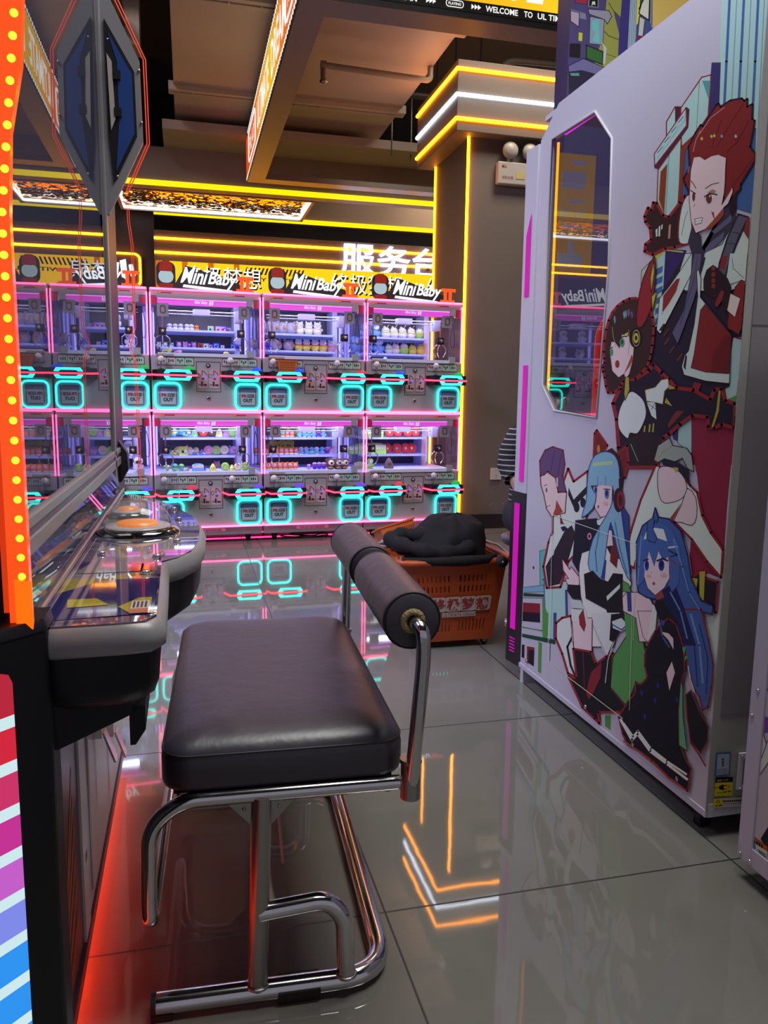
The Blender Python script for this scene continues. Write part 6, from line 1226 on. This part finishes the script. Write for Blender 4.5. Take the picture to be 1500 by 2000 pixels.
A.line('D', (196, 200, 214), 15, [(648, 615), (715, 735), (748, 698), (822, 800), (918, 872), (1040, 965)]); A.line('D', (196, 200, 214), 12, [(668, 640), (722, 715), (750, 682), (826, 785), (920, 858), (1035, 935)])
A.line('D', (150, 66, 66), 9, [(665, 740), (740, 790), (830, 862), (930, 958), (1020, 1020)])
A.shape('D', (86, 146, 120), [(1002, 385), (1014, 420), (1015, 600), (1040, 800), (992, 765), (990, 560)], OUT, 4)
A.shape('D', (24, 22, 34), [(1032, 470), (1062, 445), (1110, 560), (1166, 660), (1160, 740), (1120, 812), (1060, 745), (1040, 600)], (112, 34, 46), 7); A.line('D', (118, 34, 46), 9, [(1060, 750), (1110, 820), (1150, 890)])
A.line('D', (190, 190, 214), 6, [(1045, 300), (1060, 380), (1082, 450)]); A.fill('D', (76, 140, 76), [(1010, 190), (1035, 190), (1020, 235)]); A.fill('D', (76, 140, 76), [(1028, 240), (1048, 250), (1026, 270)])
A.line('D', (64, 76, 150), 10, [(878, 40), (895, 130), (935, 190)])
# scuffs and the edge of a clear corner plate
A.line('C', (196, 196, 190), 3.5, [(245, 555), (740, 728)]); A.line('C', (180, 186, 180), 2.2, [(245, 555), (236, 1000), (230, 1290)]); A.line('C', (180, 186, 180), 2.2, [(740, 728), (722, 1290)]); A.line('D', (186, 190, 184), 2.2, [(716, -10), (700, 560)]); A.line('D', (196, 190, 180), 4, [(325, 355), (660, 608)]); A.line('D', (186, 190, 184), 2.2, [(226, -10), (220, 270), (325, 355)])
A.ell('C', (40, 30, 36), 126, 866, 5, 9)

PANELM = mat('cabinet_white', linear=(.52, .52, .60), rough=.36)
STEELP = mat('cabinet_edge', linear=(.34, .335, .315), rough=.38)
GREYP = mat('cabinet_grey', linear=(.21, .195, .205), rough=.45)
def printed_cabinet():
    q = thing('printed_arcade_cabinet', 'tall white arcade cabinet with large anime style figures printed on its side', 'arcade cabinet', (1.14, 1.95, 0)); o0 = Vector(q.location)
    def B(mb, name, par=q, **k):
        o = mb.build(name, par, **k)
        if par is q: o.location = -o0
        return o
    # side sheet with the hexagonal window cut out, as a ring of quads between outline and window
    win = [(2.405, 1.815), (2.130, 1.865), (2.060, 1.79), (2.055, 1.30), (2.028, .958), (2.285, .962), (2.36, 1.03), (2.39, 1.40)]
    win = [tuple((lambda p: (p.y, p.z))(on_plane(x, y, (PX, 0, 0), (-1, 0, 0)))) for x, y in ((1079, 272), (1163, 218), (1196, 270), (1190, 520), (1166, 816), (1083, 802), (1060, 752), (1068, 520))]
    Y0, Y1, Z0, Z1 = 1.44, 2.48, .068, 1.915
    outl = [(Y1, 1.84), (2.36, Z1), (2.06, Z1), (Y0, Z1), (Y0, 1.2), (Y0, Z0), (2.1, Z0), (Y1, Z0), (Y1, .9), (Y1, 1.3)]
    from mathutils.geometry import tessellate_polygon as tess
    def holed(x, flip, m, b):
        a = [Vector((x, y, z)) for y, z in outl]; h = [Vector((x, y, z)) for y, z in win]; allp = a + h
        b.add([tuple(v) for v in allp], [tuple(t) for t in tess([a, h])], m)
    b = MB(); holed(PX, 0, PANELM, b); holed(PX + .012, 0, PANELM, b)
    n = len(win); vs = [(PX, y, z) for y, z in win] + [(PX + .012, y, z) for y, z in win]; b.add(vs, [(i, (i + 1) % n, n + (i + 1) % n, n + i) for i in range(n)], PANELM)
    B(b, 'side_panel')
    b = MB(); b.tube([(PX - .001, y, z) for y, z in win], .004, mat('window_trim', linear=(.5, .5, .53), rough=.25), seg=8, closed=True); B(b, 'window_trim')
    b = MB(); b.poly([(PX + .006, y, z) for y, z in win], pane('cabinet_glass', (.80, .82, .86), 2.0)); B(b, 'window_pane')
    A.mb.build('print', q).location = -o0
    # body around an open interior
    b = MB(); b.box((PX + .012, Y0, Z0), (2.0, 2.48, .90), GREYP); b.box((PX + .012, Y0, 1.90), (2.0, 2.48, Z1), PANELM); b.box((1.97, Y0, .9), (2.0, 2.48, 1.9), mat('inner_dark_wall', linear=(.06, .05, .07), rough=.4)); b.box((PX + .012, Y0, .9), (2.0, Y0 + .03, 1.9), GREYP); B(b, 'cabinet_body')
    b = MB(); b.box((PX - .002, Y0 - .002, Z0), (PX + .018, Y0 + .0, Z1), STEELP); b.box((PX + .018, Y0 - .004, .30), (1.55, Y0, 1.16), GREYP); b.box((PX + .018, Y0 - .004, 1.165), (1.55, Y0, 1.9), GREYP); b.box((PX + .004, Y0 - .0035, .052), (1.6, Y0 + .01, .085), PANELM); b.box((PX + .018, Y0 - .0015, .085), (1.6, Y0, .3), STEELP); B(b, 'rear_panel')
    b = MB(); b.box((PX - .003, Y0 - .002, .052), (PX + .003, Y1 + .01, .069), PANELM)
    B(b, 'kick_plate', bevel=.001)
    for y in (1.545, 1.74, 2.0, 2.42):
        b = MB(); b.ball((PX - .004, y, .088 + .006), (.004, .007, .007), CHROME, 10, 6); B(b, 'screw')
    for y in (1.455, 2.465):
        b = MB(); b.box((PX + .02 if y < 2 else PX, y - .012 + (.04 if y < 2 else 0), 0), (PX + .05, y + .012 + (.04 if y < 2 else 0), .055), BLACK if y < 2 else PANELM); B(b, 'foot')
    # front frame
    b = MB(); b.prism([(PX - .006, 2.48, .68), (PX + .02, 2.48, .68), (PX + .02, 2.55, .68), (PX - .01, 2.57, .68)], (0, 0, 1.15), PANELM); b.prism([(PX - .002, 2.48, .05), (PX + .02, 2.48, .05), (PX + .02, 2.56, .05), (PX - .016, 2.58, .05)], (0, 0, .63), mat('frame_black', linear=(.015, .012, .02), rough=.3)); B(b, 'front_frame', bevel=.003)
    mg = glow('magenta_strip_reflection', (205, 15, 180), .85)  # glow partly stands in for purple reflections on the frame
    for x0, y0_, z0_, z1_, z2_ in ((.0115, 2.525, .72, 1.12, 1.12), (.0155, 2.545, .18, .64, .64), (.0115, 2.54, 1.35, 1.55, 1.62)):
        b = MB(); b.prism([(PX - x0, y0_, z0_), (PX - .0095, y0_ - .03, z0_), (PX - .0095, y0_ - .03, z2_), (PX - x0, y0_, z1_)], (-.0012, 0, 0), mg); B(b, 'light_strip')
    for k in range(5): b = MB(); b.prism([(PX - .0155, 2.545, .095 + k * .012), (PX - .0095, 2.515, .095 + k * .012), (PX - .0095, 2.515, .099 + k * .012), (PX - .0155, 2.545, .099 + k * .012)], (-.0012, 0, 0), mg); B(b, 'light_slot')
    # seen through the window: lit acrylic guide, coloured bars, magenta lamp
    b = MB(); b.tube([(1.188, 2.45, .98), (1.188, 2.45, 1.83)], .0045, glow('amber_window_light', (255, 160, 20), 2.2), seg=8); B(b, 'amber_light')
    b = MB(); GD = pane('amber_acrylic', (.95, .80, .50), 1.4, .1, .40, (1, .60, .2)); b.box((1.194, 2.45, 1.42), (1.325, 2.454, 1.80), GD); GD.node_tree.nodes.new('ShaderNodeEmission'); em = GD.node_tree.nodes['Emission']; em.inputs[0].default_value = (.75, .42, .20, 1); em.inputs[1].default_value = .40; GD.node_tree.links.new(em.outputs[0], GD.node_tree.nodes['Mix Shader.001'].inputs[2]); B(b, 'acrylic_guide')
    b = MB(); GI = mat('guide_print', linear=(.30, .30, .36), rough=.5, emit=(120, 120, 135), es=.5)
    for x0, z0_, w_, h_ in ((1.24, 1.765, .05, .015), (1.205, 1.69, .085, .055), (1.235, 1.645, .05, .012), (1.205, 1.60, .03, .022), (1.245, 1.604, .02, .012), (1.27, 1.60, .02, .022), (1.21, 1.565, .07, .012), (1.20, 1.44, .09, .045), (1.238, 1.48, .02, .045)): b.box((x0, 2.446, z0_), (x0 + w_, 2.448, z0_ + h_), GI)
    B(b, 'guide_print')
    b = MB(); b.box((1.16, 2.05, 1.845), (1.20, 2.42, 1.875), glow('magenta_lamp', (225, 30, 215), 1.6)); B(b, 'magenta_lamp')
    for k, c in enumerate(((220, 45, 40), (205, 205, 120), (225, 225, 30), (120, 100, 220))):
        b = MB(); b.tube(bend([(1.34 + k * .035, 2.40, .93), (1.34 + k * .035, 2.40, 1.25), (1.42 + k * .035, 2.40, 1.32)], .06), .012, mat('tube_bar_%d' % k, c, .3, emit=c, es=.35), seg=10); B(b, 'coloured_bar')
    # stickers low on the rear face
    S = Art((0, Y0 - .005, 0), (0, -1, 0)); 
    S.fill('E', (60, 74, 150), [(205, 690), (355, 680), (345, 915), (192, 930)]); S.fill('E', (140, 150, 180), [(217, 702), (343, 694), (333, 902), (206, 916)])
    for k in range(4): S.fill('E', (40, 44, 80), [(262, 745 + k * 22), (285, 743 + k * 22), (283, 758 + k * 22), (260, 760 + k * 22)])
    for k in range(4): S.line('E', (60, 64, 110), 4, [(215, 855 + k * 14), (318, 850 + k * 14)])
    S.fill('E', (24, 22, 26), [(200, 942), (378, 936), (374, 985), (196, 995)]); S.fill('E', (190, 170, 40), [(196, 995), (374, 985), (366, 1130), (184, 1130)])
    S.fill('E', (20, 18, 22), [(232, 1030), (280, 1010), (282, 1072), (234, 1060)]); S.line('E', (20, 18, 22), 6, [(188, 1046), (235, 1044)]); S.line('E', (20, 18, 22), 7, [(280, 1022), (312, 1020)]); S.line('E', (20, 18, 22), 7, [(280, 1058), (312, 1056)]); S.fill('E', (190, 60, 40), [(340, 1005), (322, 1040), (336, 1038), (326, 1068), (350, 1030), (336, 1030)])
    S.fill('E', (190, 170, 40), [(178, 1160), (270, 1152), (266, 1245), (176, 1255)]); S.line('E', (20, 18, 22), 4, [(222, 1165), (200, 1200), (244, 1198)], True); S.line('E', (20, 18, 22), 4, [(222, 1176), (222, 1190)]); S.fill('E', (170, 165, 175), [(272, 1150), (470, 1140), (470, 1235), (270, 1245)])
    for k in range(9): S.fill('E', (20, 18, 26), [(276 + k * 21, 1176 - k), (292 + k * 21, 1175 - k), (292 + k * 21, 1192 - k), (276 + k * 21, 1193 - k)])
    S.line('E', (20, 18, 26), 3, [(276, 1212), (466, 1202)])
    def tx(t, x, y, x2, h):
        a = on_plane(1360 + x / 5.264, 1340 + y / 5.264, S.p, S.n); c = on_plane(1360 + x2 / 5.264, 1340 + y / 5.264, S.p, S.n); wd = c.x - a.x; S.mb.text(t, (a.x, a.y - .0012, a.z), (1, 0, 0), (0, 0, 1), wd, h, mat('ink_20_18_26', linear=ink((20, 18, 26)), rough=.42), bold=.03)
    tx('小心触电', 200, 1108, 350, .0048); tx('注意', 188, 1242, 258, .0045); 
    a = on_plane(1360 + 208 / 5.264, 1340 + 984 / 5.264, S.p, S.n); S.mb.text('危险', (a.x, a.y - .0012, a.z), (1, 0, 0), (0, 0, 1), .0125, .0055, mat('danger_yellow', linear=(.5, .45, .2), rough=.4), bold=.03); S.mb.text('DANGER', (a.x + .014, a.y - .0012, a.z + .0005), (1, 0, 0), (0, 0, 1), .017, .004, MATS['danger_yellow'])
    B(S.mb, 'warning_sticker')
    b = MB(); pa = on_plane(1360 + 405 / 5.264, 1340 + 1060 / 5.264, S.p, S.n); pb = on_plane(1360 + 405 / 5.264, 1340 + 690 / 5.264, S.p, S.n)
    b.box((pa.x, Y0 - .010, pa.z), (pa.x + .09, Y0 - .004, pb.z), WHITE); b.box((pa.x + .010, Y0 - .011, pa.z + .014), (pa.x + .07, Y0 - .010, pb.z - .012), GREYP); b.box((pa.x + .014, Y0 - .012, pa.z + .03), (pa.x + .03, Y0 - .010, pa.z + .045), KEY)
    for z in (pa.z + .004, pb.z - .006): b.ball((pa.x + .006, Y0 - .011, z), .003, CHROME, 8, 5)
    B(b, 'socket_plate', bevel=.001)
    return q
printed_cabinet()
def second_cabinet():
    q = thing('printed_arcade_cabinet', 'white screwed edge of a nearer cabinet with purple line print and caution sticker', 'arcade cabinet', (1.12, 1.2, 0)); o0 = Vector(q.location)
    X2 = 1.12
    def B(mb, name, **k):
        o = mb.build(name, q, **k); o.location = -o0; return o
    b = MB(); b.box((X2, .45, .045), (1.9, 1.30, 1.06), PANELM); B(b, 'cabinet_body', bevel=.002)
    b = MB(); b.box((X2 - .003, 1.262, .045), (X2, 1.302, 1.06), mat('edge_lilac', linear=(.52, .53, .68), rough=.3)); b.box((X2 - .0035, .45, .045), (X2 - .0005, 1.261, .085), MATS['edge_lilac']); B(b, 'edge_trim', bevel=.001)
    C = Art((X2, 0, 0), (-1, 0, 0), (.8, 1.260, .087, 1.05))
    C.fill('E', (104, 66, 160), [(620, 280), (760, 330), (760, 470), (695, 490), (612, 400)]); C.shape('E', (186, 192, 206), [(612, 400), (690, 485), (720, 590), (760, 520), (800, 700), (560, 1050), (600, 600)], (50, 36, 140), 9)
    C.line('E', (40, 30, 120), 8, [(690, 485), (722, 600), (560, 1040)]); C.fill('E', (30, 26, 40), [(660, 1570), (760, 1410), (860, 1500), (860, 1700), (740, 1700)]); C.line('E', (30, 26, 50), 9, [(640, 20), (700, 20), (760, 60)]); C.fill('E', (24, 22, 36), [(640, 8), (690, 0), (760, 40), (760, 66), (700, 34), (648, 24)])
    C.fill('E', (30, 26, 50), [(500, 1000), (1200, 1000), (1200, 1010), (500, 1010)]) if False else None
    C.fill('E', (150, 84, 50), [(530, 1500), (736, 1650), (734, 1705), (522, 1560)]); C.fill('E', (180, 188, 196), [(522, 1560), (734, 1705), (722, 1870), (508, 1705)]); C.ell('E', (44, 104, 180), 568, 1660, 44, 76); C.fill('E', (180, 190, 206), [(552, 1610), (578, 1625), (588, 1680), (600, 1710), (534, 1680), (545, 1650)])
    C.line('E', OUT, 3, [(530, 1500), (736, 1650), (722, 1870), (508, 1705)], True)
    for r_ in range(6): C.line('E', (30, 28, 40), 8, [(630 + (r_ % 2) * 14, 1680 + r_ * 22), (716, 1735 + r_ * 22)])
    C.fill('E', (26, 22, 24), [(575, 1600), (590, 1560), (608, 1622)]); 
    for k in range(3): C.fill('E', (40, 26, 22), [(618 + k * 24, 1590 + k * 16), (636 + k * 24, 1602 + k * 16), (634 + k * 24, 1636 + k * 16), (616 + k * 24, 1624 + k * 16)])
    C.mb.build('print', q).location = -o0
    for px, py in ((587, 300), (463, 1715)):
        p = on_plane(1360 + px / 5.264, 1340 + py / 5.264, (X2, 0, 0), (-1, 0, 0)); b = MB(); b.ball((X2 - .004, p.y, p.z), (.003, .0045, .0045), CHROME, 12, 6); B(b, 'screw')
    for px, py in ((560, 1805),):
        p = on_plane(1360 + px / 5.264, 1340 + py / 5.264, (X2, 0, 0), (-1, 0, 0)); b = MB(); b.ball((X2 - .004, p.y, p.z), (.004, .006, .006), CHROME, 12, 6); B(b, 'screw')
    for z in (.42, .75, .98): b = MB(); b.ball((X2 - .004, 1.282, z), (.003, .0045, .0045), CHROME, 12, 6); B(b, 'screw')
    for y in (.55, 1.22):
        b = MB(); b.lathe([(0, 0), (.02, 0), (.02, .015), (.01, .02), (.01, .05)], (X2 + .08, y, 0), BLACK, seg=12); B(b, 'foot')
second_cabinet()
# tall printed banner box behind the cabinet
def banner():
    Yb = 3.3
    q = thing('printed_banner_panel', 'tall printed panel of a drawn purple city street above the white cabinet', 'panel', (1.64, Yb, 0)); o0 = Vector(q.location)
    a = on_plane(1112, 60, (0, Yb, 0), (0, -1, 0))
    b = MB(); b.box((a.x, Yb, .0), (3.2, Yb + .12, 3.1), mat('banner_purple', linear=ink((60, 52, 100)), rough=.45)); o = b.build('board', q); o.location = -o0
    S = Art((0, Yb, 0), (0, -1, 0), (a.x + .001, 3.2, 1.8, 3.1))
    S.fill('T', (66, 58, 112), [(180, -40), (520, -40), (500, 380), (400, 470), (180, 640), (170, 440)])
    S.fill('T', (128, 128, 72), [(430, -40), (530, -40), (530, 130), (470, 70), (520, 270), (500, 380), (400, 470), (330, 470), (400, 240)]); S.line('T', (70, 70, 44), 6, [(440, 20), (470, 70), (530, 130)]); S.line('T', (70, 70, 44), 6, [(410, 210), (440, 240), (518, 268)]); S.line('T', (70, 70, 44), 4, [(425, 360), (500, 385)])
    S.fill('T', (110, 106, 150), [(185, 60), (285, 90), (290, 130), (185, 110)]); S.shape('T', (150, 132, 176), [(185, 70), (245, 85), (240, 180), (185, 140)], (40, 34, 70), 5); S.shape('T', (130, 40, 70), [(215, -20), (300, -20), (295, 30), (220, 20)], (40, 34, 70), 4)
    S.shape('T', (24, 22, 30), [(310, -20), (370, -20), (368, 50), (305, 40)], (120, 120, 150), 5); S.fill('T', (190, 190, 200), [(330, 10), (348, 10), (350, 36), (338, 28), (325, 38)])
    S.shape('T', (128, 122, 160), [(300, 60), (440, 70), (460, 110), (430, 160), (410, 130), (310, 95)], (36, 30, 66), 5); S.shape('T', (120, 130, 170), [(315, 110), (410, 130), (400, 300), (310, 290)], (44, 38, 80), 4); S.fill('T', (90, 160, 180), [(330, 140), (372, 130), (378, 290), (330, 270), (352, 215), (328, 190)])
    S.fill('T', (170, 164, 60), [(240, 215), (265, 220), (262, 275), (238, 270)]); S.fill('T', (30, 24, 36), [(180, 290), (252, 290), (250, 388), (176, 380)]); S.shape('T', (50, 86, 52), [(290, 300), (400, 345), (398, 430), (290, 390)], (34, 30, 50), 8); S.fill('T', (160, 160, 190), [(390, 280), (425, 320), (415, 425), (400, 430), (405, 320)])
    S.shape('T', (96, 90, 150), [(170, 440), (270, 390), (410, 450), (370, 500), (260, 470), (172, 480)], (34, 30, 60), 5); S.fill('T', (40, 34, 64), [(172, 480), (270, 470), (370, 500), (330, 520), (175, 640)]); S.fill('T', (70, 130, 140), [(180, 488), (240, 486), (245, 505), (190, 505)])
    S.fill('T', (52, 46, 120), [(530, -40), (620, -40), (610, 330), (500, 400), (505, 280)]); S.fill('T', (140, 156, 190), [(585, -40), (635, -40), (615, 330), (565, 330)]); 
    for x in (592, 604, 616, 628): S.line('T', (60, 60, 130), 2.4, [(x, -40), (x - 18, 330)])
    S.fill('T', (190, 180, 60), [(632, -40), (650, -40), (640, 150), (622, 170)]); S.fill('T', (60, 70, 140), [(640, 110), (720, 100), (740, 200), (640, 280), (615, 280)]); S.shape('T', (170, 170, 190), [(645, 110), (680, 130), (665, 250), (632, 250)], OUT, 4); S.fill('T', (110, 40, 60), [(632, 235), (665, 240), (660, 270), (628, 265)])
    S.shape('T', (186, 186, 200), [(640, 60), (690, -40), (712, -40), (706, 135), (640, 90), (655, 30)], (30, 22, 40), 7)
    S.fill('T', (190, 160, 100), [(730, -40), (1060, -40), (1000, 30), (740, 230), (730, 160)]); S.line('T', (120, 130, 170), 8, [(722, -40), (720, 160), (745, 215)])
    o = S.mb.build('print', q); o.location = -o0
banner()
